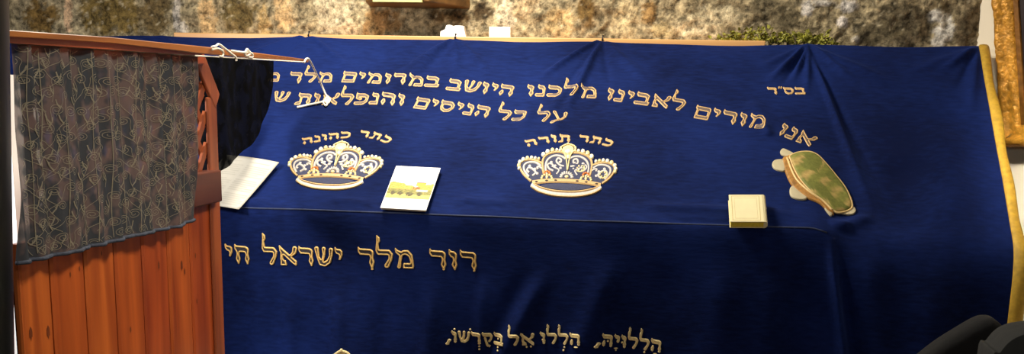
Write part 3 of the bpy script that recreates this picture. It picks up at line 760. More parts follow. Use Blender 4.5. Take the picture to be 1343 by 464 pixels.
# small prayer book
mS = lie(980, 275, 0, .004)
TL, TR, BR, BL = [local_px(mS, *p, .017) for p in ((954.5, 255.5), (1000, 255.5), (1005, 291), (959, 291))]
ex = ((TR-TL)+(BR-BL))/2; ey = ((TL-BL)+(TR-BR))/2
sw, sh = ex.length, ey.length; cen = (TL+TR+BR+BL)/4
mS = mS @ Matrix.Translation((cen.x, cen.y, 0)) @ Matrix.Rotation(math.atan2(ex.y, ex.x), 4, 'Z')
sb = empty('prayer_book', 'small cream hardback book with yellow page edges on the velvet ridge', 'book', mat=mS)
sq = lambda u, v: ((u-.5)*sw, (v-.5)*sh)
T = .018
bevel(slab('back_cover', 0, 0, 1, 1, 0, .002, M['cream'], sb, sq), .0006)
bevel(slab('page_block', .02, .008, .97, .99, .002, T-.002, M['pageedge'], sb, sq), .001)
bevel(slab('front_cover', 0, 0, 1, 1, T-.002, T, M['cream'], sb, sq), .0006)
mb = MB(); a = np.linspace(-math.pi/2, math.pi/2, 9)
prof = [((.5)*sw-.001+.006*math.cos(t), T/2+T/2*math.sin(t)) for t in a]+[((.5)*sw-.003, T-.0), ((.5)*sw-.003, 0)]
mb.prism([(x, -.5*sh, z) for x, z in prof], (0, sh, 0)); mb.build('spine', M['cream'], sb)
mb = MB()
for u0, v0, u1, v1 in ((.07, .05, .085, .95), (.86, .05, .875, .95), (.07, .05, .875, .062), (.07, .938, .875, .95), (.15, .12, .156, .88), (.79, .12, .796, .88), (.15, .12, .79, .126), (.15, .874, .79, .88)):
    p = [sq(u0, v0), sq(u1, v0), sq(u1, v1), sq(u0, v1)]; mb.prism([(x, y, T-.0002) for x, y in p], (0, 0, .0004))
mb.build('stamped_border', M['creamline'], sb)

# printed sheet beside the partition
mP = lie(320, 240, 0, .009)
q = [local_px(mP, *p) for p in ((296, 204), (366.5, 214), (313.5, 275), (243, 266))]
sheet = empty('printed_page', 'white printed page lying on the blue velvet beside the wooden partition', 'paper', mat=mP)
n = 16; V = []
for j in range(n+1):
    for i in range(n+1):
        u, v = i/n, j/n
        p = np.array(q[3])*(1-u)*(1-v)+np.array(q[2])*u*(1-v)+np.array(q[1])*u*v+np.array(q[0])*(1-u)*v
        p[2] = .001+.003*math.sin(u*3.1)+.004*(v-.3)**2; V.append(p)
Fc = [(j*(n+1)+i, j*(n+1)+i+1, (j+1)*(n+1)+i+1, (j+1)*(n+1)+i) for j in range(n) for i in range(n)]
o = link('sheet', V, Fc, M['paper'], sheet); o.modifiers.new('t', 'SOLIDIFY').thickness = .0006
mb = MB()
for r in range(22):
    v = .06+.04*r
    for u0, u1 in ((.06, .47), (.53, .94)):
        if r % 7 == 6: continue
        e = u1-.12*random.random()*(r % 3 == 0)
        for k in range(8):
            ua, ub = u0+(e-u0)*k/8, u0+(e-u0)*(k+1)/8
            def pp(u, v):
                p = np.array(q[3])*(1-u)*(1-v)+np.array(q[2])*u*(1-v)+np.array(q[1])*u*v+np.array(q[0])*(1-u)*v
                p[2] = .0016+.003*math.sin(u*3.1)+.004*(v-.3)**2; return p
            mb.add([pp(ua, v), pp(ub, v), pp(ub, v+.014), pp(ua, v+.014)], [(0, 1, 2, 3)])
mb.build('print_lines', M['print'], sheet)

# ------------------------------------------------------------------ wooden partition (runs away from the camera at X = XP)
XP = -.897
def pp(px, py, X=XP): return atX(px, py, X)
part = empty('wooden_partition', 'orange pine board partition with a lattice top standing left of the tomb', 'partition', mat=Matrix.Translation((XP, 1.75, 0)))
PI_ = Matrix.Translation((XP, 1.75, 0)).inverted()
def onp(o, lab=None):
    o.parent = part; o.matrix_parent_inverse = PI_
    if lab: o['label'] = lab
    return o
YL = pp(23, 400, XP-.008)[1]; YS = pp(270, 300)[1]; YE = pp(287, 300)[1]
YU = pp(27, 140, XP-.008)[1]; zlat = pp(275, 262)[2]; ztop = pp(20, 56)[2]
print('partition', YL, YS, YE, zlat, ztop)
gro = [YL]+[pp(x, 400)[1] for x in (27, 69, 114, 153.5, 189.6, 223, 252.5)]+[YE-.003]
mb = MB()
for i, (a, b) in enumerate(zip(gro[:-1], gro[1:])):
    w = min(.005, (b-a)/5); g = min(.0035, (b-a)/6)
    pr = [(XP-.010, a, 0), (XP-.008, a, 0), (XP-.008, a+g, 0), (XP-.003, a+g, 0), (XP, a+g+w, 0), (XP, b-w, 0), (XP-.003, b, 0), (XP-.010, b, 0)]
    mb.prism(pr, (0, 0, zlat), (0, 0, 1, 0, 1, 2, 1, 2, 2)[i % 9])
onp(mb.build('plank_panel', [M['plank'], M['plank_mid'], M['plank_red']], smooth=False))
mb = MB()
for kx, ky, r in ((40, 437, 7), (63, 435, 7), (208, 348, 6), (238, 348, 7), (256, 335, 4), (258, 395, 4), (171, 432, 4), (104, 352, 3), (92, 360, 3), (242, 356, 5), (133, 332, 3)):
    c = pp(kx, ky); V = [c+(0.0006, 0, 0)]
    for a in range(12): V.append(c+np.array([.0005, math.cos(a*math.pi/6)*r*.0006, math.sin(a*math.pi/6)*r*.0013*(1+.3*math.sin(a*3))]))
    mb.add(V, [(0, 1+i, 1+(i+1) % 12) for i in range(12)])
onp(mb.build('wood_knots', M['knot']), 'dark knots in the boards')
zst = pp(283, 127)[2]
mb = MB(); mb.box((XP-.001, YS+.016, 0), (XP+.005, YE, zst)); bevel(onp(mb.build('stile', M['stile'])), .003)
mb = MB(); mb.box((XP-.008, YU, zlat), (XP+.001, YU+.018, ztop)); bevel(onp(mb.build('stile', M['stile'])), .003)
b0, b1 = pp(259, 76), pp(280, 128)
bm_ = MB()
dirv = (b1-b0)/np.linalg.norm(b1-b0); side_ = np.array([0, -dirv[2], dirv[1]])*.02
bm_.prism([b0-dirv*.012-side_+(.006, 0, 0), b0-dirv*.012+side_+(.006, 0, 0), b1+dirv*.008+side_*.9+(.006, 0, 0), b1+dirv*.014-side_*.9+(.006, 0, 0)], (-.007, 0, 0))
bevel(onp(bm_.build('corner_brace', M['stile'])), .003)
mb = MB(); mb.box((XP-.008, YU, ztop-.018), (XP+.01, pp(261, 70)[1], ztop+.006)); bevel(onp(mb.build('top_rail', M['railwood'])), .003)
mb = MB(); mb.box((XP-.008, YU, zlat), (XP+.002, YE-.004, zlat+.045)); bevel(onp(mb.build('middle_rail', M['railwood'])), .003)
# lattice: two layers of crossing laths clipped to the opening
y0, y1, z0, z1 = YU+.018, YS+.020, zlat+.045, ztop-.018
def clip(a, b):
    d = b-a; t0, t1 = 0, 1
    for k, lo, hi in ((0, y0, y1), (1, z0, z1)):
        if abs(d[k]) < 1e-9: continue
        u, v = sorted(((lo-a[k])/d[k], (hi-a[k])/d[k])); t0, t1 = max(t0, u), min(t1, v)
    return (a+d*t0, a+d*t1) if t1-t0 > .02 else None
mb = MB(); K = (z1-z0)
for sgn, xo in ((1, -.002), (-1, -.007)):
    for k in np.arange(y0-K, y1+K, .046):
        a = np.array([k, z0]); b = np.array([k+K*.8, z1])
        if sgn < 0: a, b = np.array([k+K*.8, z0]), np.array([k, z1])
        r = clip(a, b)
        if r is not None: mb.bar((XP+xo, r[0][0], r[0][1]), (XP+xo, r[1][0], r[1][1]), .005, .015, up=(1, 0, 0))
onp(mb.build('lattice', M['stile']))
q4 = [atX(8, 44.5, XP+.037), atX(262, 66, XP+.037), atX(262, 73.2, XP+.037), atX(8, 56.4, XP+.037)]
bevel(onp(MB().prism(q4, (.004, 0, 0)).build('front_batten', M['railwood'])), .001)
p0, p1 = pp(254, 229, XP+.02), pp(292, 264, XP+.02)
mb = MB(); mb.box((XP-.01, p0[1], p1[2]), (XP+.02, p1[1], p0[2])); bevel(onp(mb.build('rail_block', M['block'])), .003)['label'] = 'dark brown block'

# ------------------------------------------------------------------ curtain rod with its cord
XR = XP+.047
r0, r1, r2 = atX(14, 46, XR), atX(262, 65.5, XR), atX(403, 80, XR)
rod = empty('curtain_rod', 'long thin varnished wooden rod on the partition reaching out over the tomb', 'rod', mat=Matrix.Translation(r1))
mb = MB(); rm = atX(142, 52.5, XR); r0 = atX(14, 44, XR)
mb = MB(); pts = [r0-(rm-r0)*.4]+[np.array(p) for p in (r0, r0*.5+rm*.5, rm, rm*.5+r1*.5)]+[r1+(r2-r1)*t for t in (0, .35, .7, 1)]
hs = [.0040, .0040, .0040, .0042, .0050, .0062, .0056, .0044, .0032]
sec = []
for p, h in zip(pts, hs): sec.append([p+np.array([x*h*.9, 0, z*h]) for x, z in ((-1, -.8), (-.8, -1), (.8, -1), (1, -.8), (1, .8), (.8, 1), (-.8, 1), (-1, .8))])
V = [q for s in sec for q in s]; Fc = [(i*8+j, i*8+(j+1) % 8, (i+1)*8+(j+1) % 8, (i+1)*8+j) for i in range(len(sec)-1) for j in range(8)]+[tuple(range(8))[::-1], tuple(range(len(V)-8, len(V)))]
o = link('rod_shaft', V, Fc, M['rod'], rod, smooth=False); o.matrix_parent_inverse = Matrix.Translation(r1).inverted()
# cord: one string knotted round the rod, run under it and pinned to the cover
XC = XR+.011
cord = empty('string', 'white string knotted round the rod tip and pinned down on the velvet', 'string', mat=Matrix.Translation(r2))
CI = Matrix.Translation(r2).inverted()
def onc(mb, name):
    o = mb.build(name, M['string'], smooth=True); o.parent = cord; o.matrix_parent_inverse = CI
mb = MB(); mb.tube(catmull([atX(256, 73, XC), atX(300, 75.5, XC), atX(350, 78.5, XC), atX(400, 81.5, XC)], 5), .0013, 6); onc(mb, 'cord_run')
mb = MB()
cp = lambda px, py, h=.004: surf(*[np.array(v) for v in uv(px, py)], h)
tip = [r2+np.array([.006, -.002, .001]), r2+np.array([-.004, .004, .006]), r2+np.array([.003, .012, .004])]
mb.tube(catmull([atX(399, 82, XC), atX(402, 77, XC), atX(406, 79, XC), (atX(413, 93, XC)*.7+cp(413, 93)*.3), (atX(420, 108, XC)*.4+cp(420, 108)*.6), cp(427, 124), cp(431, 131), cp(428, 140), cp(424, 134), cp(431, 133)], 6), .0022, 7)
onc(mb, 'hanging_end')
mb = MB(); mb.tube([cp(432, 133, .005), cp(418, 136.2, .004), cp(403, 139.2, .004), cp(390, 142, .004)], .0026, 7); onc(mb, 'pinned_end')
mb = MB(); mb.tube(catmull([cp(431, 128), cp(427, 132), cp(430, 137), cp(433, 132), cp(429, 129)], 5), .003, 7); onc(mb, 'knot')
for pxs in ([(278, 61), (284, 59.5), (288, 58.5), (296, 65), (304, 71), (310, 76), (311, 80)], [(279, 64), (286, 63), (291, 67), (292, 71), (288, 73), (286, 70)]):
    pass
tie = empty('string', 'white string bow tied over the middle of the wooden rod', 'string', mat=Matrix.Translation(r1)); TI = Matrix.Translation(r1).inverted()
for nm, pxs in (('bow_loop', [(278, 61.5), (283, 60.5), (287, 58), (294, 63), (303, 70), (309, 75), (310, 80)]), ('bow_loop', [(278, 65), (285, 63.5), (291, 66), (293, 70), (291, 74), (288, 73.5)]),
                ('bow_loop', [(304, 66.5), (313, 68), (321, 68.5), (324, 64.5), (327, 68), (331, 71), (331, 75), (326, 75)]), ('knot', [(321, 69), (325, 66), (328, 70), (324, 73), (321, 71), (325, 68)])):
    mb = MB(); mb.tube(catmull([atX(x, y, XC+.002) for x, y in pxs], 5), .0021, 7)
    o = mb.build(nm, M['string'], tie, True); o.matrix_parent_inverse = TI

# ------------------------------------------------------------------ lace curtain over the partition
XL = XP+.028
def curtain_grid(top, bot, ny, nz, X, wave, seed):
    """top, bot: pixel polylines left to right; returns points X(wave), Y, Z"""
    tp = np.array([atX(*p, X) for p in top]); bt = np.array([atX(*p, X) for p in bot])
    t = np.linspace(0, 1, ny)
    ft = np.stack([np.interp(t, np.linspace(0, 1, len(tp)), tp[:, k]) for k in range(3)], 1)
    fb = np.stack([np.interp(t, np.linspace(0, 1, len(bt)), bt[:, k]) for k in range(3)], 1)
    v = np.linspace(0, 1, nz)[None, :, None]
    P = ft[:, None]*(1-v)+fb[:, None]*v
    P[..., 0] += wave(P[..., 1], P[..., 2])
    return P
def lw(Y, Z): return .005*np.sin(Y*88+1.5*np.sin(Y*31)+.6*np.sin(Z*9))+.002*np.sin(Y*190+Z*20)
top = [(19, 56), (80, 60.5), (140, 65), (200, 69), (257, 73.5)]
bot = [(22, 345), (80, 333), (140, 318), (200, 303), (240, 295), (256, 288)]
lace_c = empty('lace_curtain', 'sheer dark lace curtain with tan scroll embroidery hanging over the wooden partition', 'curtain', mat=Matrix.Translation((XL, 1.7, 1.4)))
LI = Matrix.Translation((XL, 1.7, 1.4)).inverted()
P = curtain_grid(top, bot, 170, 120, XL, lw, 1)
hole = atX(50, 188, XL)
mb = MB(); a, b = P.shape[:2]
cc = (P[:-1, :-1]+P[1:, 1:])/2; keep = (np.abs(cc[..., 1]-hole[1])/.0045)**2+(np.abs(cc[..., 2]-hole[2])/.009)**2 > 1
mb.add(P.reshape(-1, 3), [(i*b+j, i*b+j+1, (i+1)*b+j+1, (i+1)*b+j) for i in range(a-1) for j in range(b-1) if keep[i, j]])
o = mb.build('lace_cloth', M['lace'], lace_c, True); o.matrix_parent_inverse = LI
mb = MB(); mb.tube(P[:, -1]+np.array([.001, 0, 0]), .003, 6); o = mb.build('hem', M['hem'], lace_c, True); o.matrix_parent_inverse = LI; o['label'] = 'slate bottom hem'
mb = MB(); mb.tube(P[:, 0]+np.array([.002, 0, 0]), .0018, 6); o = mb.build('heading', M['scroll'], lace_c, True); o.matrix_parent_inverse = LI
# scrolls
mb = MB()
ytop = np.interp; Yg = P[:, 0, 1]; Zt = P[:, 0, 2]; Zb = P[:, -1, 2]
Yr0, Yr1 = P[-1, 0, 1], P[-1, -1, 1]
def yright(z): return Yr0+(Yr1-Yr0)*np.clip((Zt[-1]-z)/(Zt[-1]-Zb[-1]), 0, 1)
def strip(mb, yz, w):
    yz = np.array(yz); d = np.gradient(yz, axis=0); d /= np.linalg.norm(d, axis=1, keepdims=True)+1e-9
    n = np.stack([-d[:, 1], d[:, 0]], 1)*w/2
    ok = (yz[:, 0] > Yg[0]+.003) & (yz[:, 0] < yright(yz[:, 1])-.004) & (yz[:, 1] < np.interp(yz[:, 0], Yg, Zt)-.004) & (yz[:, 1] > np.interp(yz[:, 0], Yg, Zb)+.004)
    k = len(yz); V = []
    for q in (yz-n, yz+n):
        for y, z in q: V.append((XL+float(lw(y, z))+.0012, y, z))
    mb.add(V, [(i, i+1, k+i+1, k+i) for i in range(k-1) if ok[i] and ok[i+1]])
yy = Yg[0]+.018
while yy < Yg[-1]:                                   # fine woven stripes running down the lace
    strip(mb, [(yy+.0015*math.sin(q*40+yy*90), q) for q in np.linspace(Zt.max(), Zb.min(), 60)], .0012)
    yy += random.uniform(.034, .052)
row = 0; zz = Zt.max()
while zz > Zb.min()-.02:
    yy = Yg[0]-.02+(.018 if row % 2 else 0)
    while yy < Yg[-1]+.02:
        cy, cz = yy+random.uniform(-.005, .005), zz+random.uniform(-.006, .006); ch = 1 if (row+int(yy*50)) % 2 else -1
        R0 = random.uniform(.0066, .0082); a0 = random.uniform(-.6, .6)+(0 if ch > 0 else math.pi)
        sp = []
        for t in np.linspace(0, 1, 34):
            r = R0*(1-.86*t); an = a0+ch*t*4.2*math.pi
            sp.append((cy+1.75*r*math.cos(an), cz+r*math.sin(an)))
        d0 = np.array(sp[0])-np.array(sp[1]); d0 /= np.linalg.norm(d0)
        e = np.array(sp[0])
        tail = [e+d0*np.array([.032, .019])*t+np.array([ch*.014*t*t, -.007*t*t]) for t in np.linspace(1, 0.03, 9)]
        strip(mb, [tuple(q) for q in tail]+sp, .0008)
        # a leaf on the tail
        lf = tail[3]; strip(mb, [(lf[0], lf[1]), (lf[0]+ch*.005, lf[1]+.006), (lf[0]+ch*.007, lf[1]+.012)], .002)
        yy += .036
    zz -= .0215; row += 1
o = mb.build('scroll_embroidery', M['scroll'], lace_c); o.matrix_parent_inverse = LI; o['label'] = 'tan scroll embroidery'

# black curtain beyond it
XB = XP-.045
blk = empty('black_curtain', 'black lace curtain hanging from the rod behind the lattice post', 'curtain', mat=Matrix.Translation(r1)); BI = Matrix.Translation(r1).inverted()
def bwv(Y, Z): return .0035*np.sin(Y*42+Z*5)+.001*np.sin(Y*97+Z*15)
P = curtain_grid([(259, 74), (300, 76), (357, 80)], catmull([(259, 232), (274, 230), (287, 226), (300, 216), (314, 204), (328, 190), (340, 174), (349, 154), (354, 132), (357, 112)], 5), 90, 70, XB, lambda Y, Z: bwv(Y, Z), 2)
mb = MB(); mb.grid(P); o = mb.build('black_cloth', M['blacklace'], blk, True); o.matrix_parent_inverse = BI

# ------------------------------------------------------------------ the room
YW = 2.93
mb = MB(); mb.box((-3.2, -1.2, -.05), (2.2, YW+.3, 0)); tag(mb.build('floor', M['floor']), kind='structure')
# stone back wall: rough relief with plaster remains where the photograph shows them
xs = np.linspace(-2.6, 1.25, 640); zs = np.concatenate([np.linspace(0, 1.5, 24)[:-1], np.linspace(1.5, 2.0, 110), np.linspace(2.0, 2.6, 30)[1:]])
PATCH = [  # px, py, rx, ry, colour
 (91, 20, 6, 34, (214, 176, 136)), (272, 25, 14, 40, (206, 172, 122)), (372, 22, 14, 30, (202, 168, 120)), (345, 30, 10, 20, (180, 150, 100)),
 (232, 22, 7, 22, (196, 184, 168)), (240, 36, 6, 10, (206, 194, 176)), (440, 20, 26, 26, (200, 182, 148)), (455, 38, 14, 10, (214, 188, 150)), (500, 30, 26, 20, (160, 126, 82)),
 (665, 18, 14, 22, (208, 188, 156)), (690, 8, 18, 14, (196, 170, 130)), (735, 30, 20, 22, (186, 158, 112)), (820, 28, 16, 26, (198, 176, 134)), (850, 16, 8, 18, (166, 132, 84)),
 (905, 34, 26, 14, (214, 196, 158)), (945, 22, 24, 12, (212, 194, 156)), (930, 40, 20, 10, (208, 188, 150)), (870, 40, 16, 10, (190, 166, 120)),
 (1058, 12, 8, 10, (226, 216, 204)), (1112, 8, 12, 8, (226, 216, 204)), (1105, 30, 6, 8, (220, 208, 196)), (1080, 4, 14, 4, (214, 204, 190)), (1122, 52, 6, 5, (220, 208, 190)), (1172, 8, 5, 5, (216, 204, 190)),
 (1228, 20, 10, 9, (228, 220, 206)), (1240, 38, 12, 14, (230, 222, 208)), (1232, 55, 8, 8, (222, 212, 196)),
 (1180, 30, 30, 30, (104, 92, 70)), (1150, 45, 30, 15, (108, 96, 72)), (1268, 35, 14, 30, (112, 96, 72)), (1020, 20, 30, 20, (112, 100, 76)), (1000, 8, 20, 12, (116, 104, 80)),
 (600, 22, 14, 8, (92, 72, 46)), (575, 20, 22, 8, (96, 76, 48)), (632, 12, 14, 14, (78, 64, 44)), (770, 14, 12, 22, (112, 88, 50)),
 (150, 20, 50, 26, (124, 102, 56)), (55, 25, 26, 26, (128, 100, 54)), (315, 18, 26, 26, (116, 98, 60)), (200, 20, 22, 30, (108, 90, 58)),
]
PW = [(atY(px, py, YW), rx*2.95/F, ry*2.95/F, np.array(lin(c)[:3])) for px, py, rx, ry, c in PATCH]
V = []; cols = []
basec = np.array(lin((158, 142, 110))[:3])
GXw, GZw = np.meshgrid(xs, zs, indexing='ij')
n1 = np.array([[noise.fractal(Vector((x*5, 0, z*4)), 1, 2, 4) for z in zs] for x in xs])
n2 = np.array([[noise.fractal(Vector((x*26, 4, z*22)), .8, 2, 3) for z in zs] for x in xs])
n3 = np.array([[noise.fractal(Vector((x*70, 9, z*60)), .7, 2, 2) for z in zs] for x in xs])
col = basec*(1.06+.30*n1+.55*n2+.7*n3)[..., None]
relief = .015*n1+.010*n2+.004*n3
for p, rx, ry, c in PW:
    d = ((GXw-p[0])/rx)**2+((GZw-p[2])/ry)**2
    m = sstep(1.25, .6, d+.9*n2+.5*n3)
    col = col*(1-m[..., None])+c*(1+.18*n3+.12*n2)[..., None]*m[..., None]; relief += .004*m
dark = sstep(.42, .62, n2+.35*n3)[..., None]; col = col*(1-.55*dark)
pale = sstep(.45, .7, -n3-.45*n2)[..., None]; col = col*(1-.5*pale)+np.array(lin((210, 194, 160))[:3])*.5*pale
Pw = np.stack([GXw, YW-relief, GZw], -1)
mb = MB(); mb.grid(Pw); o = mb.build('wall_back', M['stone'], smooth=True); tag(o, kind='structure'); colour(o, np.clip(col, .004, .9).reshape(-1, 3))
# thin pale board the cloth is pinned along
xa, xb = atY(236, 46, 2.87)[0], atY(1003, 50, 2.87)[0]
mb = MB(); mb.box((xa, 2.832, ZB-.022), (xb, YW+.01, ZB+.007)); tag(bevel(mb.build('trim_1', M['ledge']), .002), kind='structure')
mb = MB(); mb.box((-2.6, 2.86, 0), (1.0, YW+.02, ZB-.024)); tag(mb.build('trim_2', M['plaster']), kind='structure')
# right wall turning towards the viewer
c0 = atY(1288, 30, YW); wd = np.array([.60, -.80, 0])
mb = MB(); q = [c0+wd*(-.1), c0+wd*3.0]
mb.prism([(q[0][0], q[0][1], 0), (q[1][0], q[1][1], 0), (q[1][0]+.2, q[1][1]+.15, 0), (q[0][0]+.2, q[0][1]+.15, 0)], (0, 0, 2.6)); tag(mb.build('wall_right', M['plaster']), kind='structure')
# white wall end glimpsed left of the partition
mb = MB(); mb.box((-1.7, 2.0, 0), (-1.255, 2.1, 1.5)); tag(mb.build('wall_left', M['whitewash']), kind='structure')

# framed painting on the right wall, tipped a little forward
nrm = np.array([-.80, -.60, 0]); up = np.array([0, 0, 1.0])
def onwall(px, py, off):
    d = ray(px, py); o = c0+nrm*off; t = nrm.dot(o-EYE)/nrm.dot(d); return EYE+d*t
bl = onwall(1321.5, 190, .03)
tl = onwall(1309, 0, .075)
e1 = wd; e2 = (tl-bl); e2 = e2-e1*e2.dot(e1)*0; e2 = e2/np.linalg.norm(e2); e3 = np.cross(e1, e2); e3 = e3/np.linalg.norm(e3); 
if e3.dot(nrm) < 0: e3 = -e3
fm = Matrix((Vector(e1), Vector(e2), Vector(e3))).transposed().to_4x4(); fm.translation = Vector(bl)
pic = empty('framed_painting', 'dark painting in an ornate gilt frame on the cream right wall', 'painting', mat=Matrix.Translation(bl)); PII = Matrix.Translation(bl).inverted()
Wf, Hf = .55, .75
k = (onwall(1333, 60, .05)-onwall(1309, 60, .05)).dot(e1); mw = max(.05, k*.82)
print('moulding', mw, 'corner', c0)
prof = [(0, 0), (0, .018), (.12, .026), (.25, .032), (.38, .030), (.5, .024), (.62, .020), (.75, .022), (.88, .017), (1, .010), (1, 0)]
def mould(a, b, c, d, sub=90):
    """one side of the frame, mitred: outer edge a-b, inner edge d-c (frame x, y)"""
    mb = MB(); L = sub; P = np.zeros((L+1, len(prof), 3))
    for i in range(L+1):
        t = i/L; o_ = np.array(a)*(1-t)+np.array(b)*t; n_ = np.array(d)*(1-t)+np.array(c)*t
        for j, (u, h) in enumerate(prof):
            p = o_*(1-u)+n_*u
            if 1 < j < 6: h += .0045*math.sin(t*L*.9+j)*math.cos(t*L*.37+j*1.3)
            if j <= 1: p = p+(o_-n_)*.03*math.sin(t*L*.55)
            P[i, j] = np.array(bl)+e1*p[0]+e2*p[1]+e3*h
    mb.grid(P); return mb
o4 = [(0, 0), (Wf, 0), (Wf, Hf), (0, Hf)]; i4 = [(mw, mw), (Wf-mw, mw), (Wf-mw, Hf-mw), (mw, Hf-mw)]
for s in range(4):
    o = mould(o4[s], o4[(s+1) % 4], i4[(s+1) % 4], i4[s]).build('frame_side', M['gilt'], pic, True); o.matrix_parent_inverse = PII
mb = MB()
def fq(x, y, z): return np.array(bl)+e1*x+e2*y+e3*z
mb.prism([fq(mw*.95, mw*.95, .004), fq(Wf-mw*.95, mw*.95, .004), fq(Wf-mw*.95, Hf-mw*.95, .004), fq(mw*.95, Hf-mw*.95, .004)], e3*.004)
o = mb.build('canvas', M['canvas'], pic); o.matrix_parent_inverse = PII; o['label'] = 'dark brown canvas'
mb = MB()
for s in range(4):
    a, b = np.array(i4[s]), np.array(i4[(s+1) % 4]); cN = np.array([Wf/2, Hf/2]); ins = lambda p: p+np.sign(cN-p)*.012
    mb.prism([fq(*a, .008), fq(*b, .008), fq(*ins(b), .008), fq(*ins(a), .008)], e3*.005)
o = mb.build('inner_slip', M['giltdark'], pic); o.matrix_parent_inverse = PII

# brown shelf on the stone wall, seen from below
zsf = atY(530, 9.5, YW-.02)[2]
xa, xb = atY(469, 6, YW-.1)[0], atY(598, 8, YW-.1)[0]
yf = 2.80
sh_ = empty('wall_shelf', 'brown wooden shelf fixed to the stone wall above the papers', 'shelf', mat=Matrix.Translation(((xa+xb)/2, YW, zsf)))
SI = Matrix.Translation(((xa+xb)/2, YW, zsf)).inverted()
mb = MB(); mb.prism([(xa, YW+.02, zsf), (xa+.02, yf+.03, zsf), (xa+.05, yf, zsf), (xb-.06, yf, zsf), (xb-.01, yf+.08, zsf), (xb+.02, YW+.02, zsf)], (0, 0, .03))
mb.v = [(x, y, z+(YW-y)*.05) for x, y, z in mb.v]
o = bevel(mb.build('shelf_board', M['shelf'], sh_), .003); o.matrix_parent_inverse = SI
mb = MB(); mb.box((xa+.05, yf-.012, zsf+.0045), (xb-.075, yf+.002, zsf+.05)); o = mb.build('front_edge', M['shelfedge'], sh_); o.matrix_parent_inverse = SI; o['label'] = 'pale green front edge'

# folded papers on the board
def note(pxs, label, y, thick=.02):
    pts = [atY(px, py, y) for px, py in pxs]; zmin = ZB+.007
    pts = [np.array([p[0], p[1], max(p[2], zmin)]) for p in pts]
    for p in (pts[0], pts[-1]): p[2] = zmin
    o = MB().prism(pts, (0, thick, 0)).build('folded_paper', M['white'])
    tag(bevel(o, .0015), label, 'paper')
note([(577, 46), (577.5, 41), (583.5, 38.5), (585, 33), (590, 32.5), (594, 34.2), (599, 33.2), (608, 34), (611, 46)], 'crumpled white paper on the pale board, left one of two', 2.86)
note([(641.5, 46), (641.5, 35), (669.5, 35.2), (669.5, 46)], 'flat edged white paper block on the pale board, right one of two', 2.86, .03)

# sprigs of green leaves on the ledge
sp = empty('leafy_sprigs', 'clump of olive green leafy sprigs on the ledge above the velvet', 'plant', mat=Matrix.Translation(atY(1015, 56, 2.87)))
SPI = sp.matrix_world.inverted() if False else Matrix.Translation(atY(1015, 56, 2.87)).inverted()
ml, ms = MB(), MB()
for (px, hpx, cnt) in [(945, 6, 6), (955, 9, 10), (965, 10, 12), (976, 13, 14), (988, 13, 14), (1000, 15, 16), (1012, 12, 14), (1022, 9, 10), (1035, 13, 14), (1046, 9, 10), (1056, 11, 14), (1066, 14, 16), (1075, 12, 12), (1084, 8, 8), (1095, 4, 5)]:
    b0 = atY(px, 57-.01*(1015-px)*.6, 2.862); b0[2] = ZB+.0
    for k in range(4):
        tp = b0+np.array([random.uniform(-.028, .028), random.uniform(-.0, .03), hpx*1.35*2.87/F*random.uniform(.5, 1.1)])
        ms.tube([b0+(0, .02*k, 0), (b0+tp)/2+(.004, 0, 0), tp], [.0012, .001, .0006], 5)
        for j in range(cnt):
            t = random.uniform(.15, 1); c = b0*(1-t)+tp*t+np.array([random.gauss(0, .006), random.gauss(0, .008), random.gauss(0, .002)])
            d = np.array([random.gauss(0, 1), random.gauss(0, .6), random.uniform(0, 1)]); d /= np.linalg.norm(d)
            u = np.cross(d, np.array([random.gauss(0, 1), random.gauss(0, 1), random.gauss(0, 1)])); u /= np.linalg.norm(u); w_ = np.cross(d, u)
            L = random.uniform(.007, .014); wl = L*.36
            ml.add([c, c+d*L*.45+u*wl+w_*.001, c+d*L, c+d*L*.45-u*wl+w_*.001, c+d*L*.5-w_*.0015], [(0, 1, 4), (1, 2, 4), (2, 3, 4), (3, 0, 4)])
o = ml.build('leaves', M['leaf'], sp); o.matrix_parent_inverse = SPI
o = ms.build('stems', M['stem'], sp, True); o.matrix_parent_inverse = SPI

# dark post close on the left
pc = atY(-400, 232, 1.0)
def tangent_x(px, py, r):                       # where the axis of a round post must stand so that its edge shows at this pixel
    d = ray(px, py); d2 = d[:2]/np.linalg.norm(d[:2]); nrm2 = np.array([-d2[1], d2[0]])
    return EYE[:2]+d2*1.17+nrm2*r
lo, hi = tangent_x(17.5, 440, .06), tangent_x(13, 20, .06)
zl, zh = 1.5+ray(17, 440)[2]*1.17, 1.5+ray(13, 20)[2]*1.17
mb = MB(); a = np.arange(48)/48*2*math.pi; V = []
for z in (0, .01, 2.38, 2.4):
    r_ = .06 if 0 < z < 2.4 else .052
    c = lo+(hi-lo)*(z-zl)/(zh-zl)
    V += [(c[0]+r_*math.cos(t), c[1]+r_*math.sin(t), z) for t in a]
mb.add(V, [(k*48+i, k*48+(i+1) % 48, (k+1)*48+(i+1) % 48, (k+1)*48+i) for k in range(3) for i in range(48)]+[tuple(range(48))[::-1], tuple(range(144, 192))])
tag(mb.build('metal_post', M['post'], smooth=True), 'dark upright round post at the left edge, in front of the lace curtain', 'post')

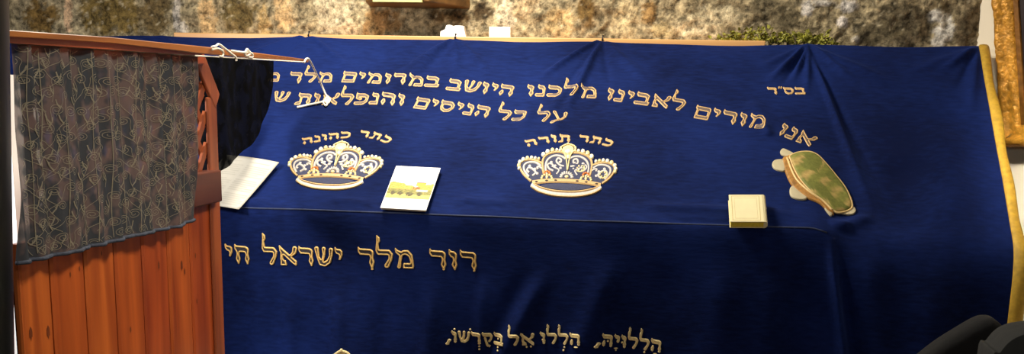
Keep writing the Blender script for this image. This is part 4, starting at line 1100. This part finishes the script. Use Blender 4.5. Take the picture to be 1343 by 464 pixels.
# two chair backs at the lower right
def chair(label, outline, Y, mat, lean):
    pts = [atY(px, py, Y) for px, py in outline]
    cx = sum(p[0] for p in pts)/len(pts); m = Matrix.Translation((cx, Y, 0)); t = empty('chair', label, 'chair', mat=m); inv = m.inverted()
    def add(mb, nm, mt, bv=.003, sm=False):
        o = bevel(mb.build(nm, mt, t, sm), bv, 4); o.matrix_parent_inverse = inv; return o
    add(MB().prism([(p[0], p[1]+lean*(p[2]-pts[-1][2]), p[2]) for p in catmull(pts, 5, True)], (0, .06, 0)), 'backrest', mat, .022, True)
    xs = [p[0] for p in pts]; x0, x1 = min(xs)+.04, max(xs)-.03; zb = min(p[2] for p in pts)
    add(MB().box((x0-.02, Y-.42, .42), (x1+.02, Y+.03, .48)), 'seat', mat, .02)
    for x, y, z in ((x0, Y+.015, zb+.05), (x1, Y+.015, zb+.05), (x0, Y-.39, .42), (x1, Y-.39, .42)): add(MB().box((x-.014, y-.014, 0), (x+.014, y+.014, z)), 'leg', M['chairleg'])
chair('brown black padded chair with sloping back before the velvet, lower right', [(1150, 520), (1205, 476), (1232, 455), (1262, 436), (1285, 423), (1298, 419.5), (1309, 422), (1320, 432), (1332, 450), (1345, 500), (1352, 640), (1150, 640)], 1.75, M['coat'], 0)
chair('dark grey padded chair at the bottom right corner, beside the yellow trim', [(1300, 480), (1312, 462), (1322, 450), (1334, 442), (1352, 437), (1400, 433), (1470, 440), (1490, 500), (1490, 640), (1296, 640)], 1.2, M['greyseat'], 0)

# ------------------------------------------------------------------ light
def area(name, loc, target, size, power, col, sy=None):
    l = bpy.data.lights.new(name, 'AREA'); l.size = size; l.energy = power; l.color = col
    if sy: l.shape = 'RECTANGLE'; l.size_y = sy
    o = bpy.data.objects.new(name, l); C.objects.link(o); o.location = loc
    o.rotation_euler = (Vector(target)-Vector(loc)).to_track_quat('-Z', 'Y').to_euler(); return o
area('ceiling_lamp_left', (-.72, 2.3, 2.2), (-.2, 2.5, 1.3), .35, 23, (1, .93, .80))
area('ceiling_lamp_right', (.30, 2.2, 2.75), (.25, 2.5, 1.3), (.4), 3.6, (1, .93, .80))
area('added_right_wall_fill', (.25, 1.2, 2.5), (1.05, 2.6, 1.35), .2, 5.0, (1, .94, .84)).data.spread = math.radians(26)  # added unseen spot that brightens the right wall and frame
area('added_partition_fill', (.55, 1.45, 2.6), (-.9, 1.75, 1.25), .3, 2.8, (1, .92, .78)).data.spread = math.radians(50)  # added unseen spot to lift the boards and lace of the partition
area('camera_flash', (.05, -.05, 1.75), (-.1, 2.5, 1.35), .12, 4.2, (1, .97, .92))
area('hidden_wall_end_fill', (-1.5, 1.7, 1.75), (-1.4, 2.0, .9), .2, 18, (1, 1, 1))  # added hidden light that whitens the wall end left of the partition
w = bpy.data.worlds.new('room glow'); bpy.context.scene.world = w; w.use_nodes = True
w.node_tree.nodes['Background'].inputs[0].default_value = (1, .9, .78, 1); w.node_tree.nodes['Background'].inputs[1].default_value = .05

vs = bpy.context.scene.view_settings
vs.view_transform = 'Standard'; vs.look = 'None'; vs.gamma = 1; vs.exposure = 0; vs.use_curve_mapping = False
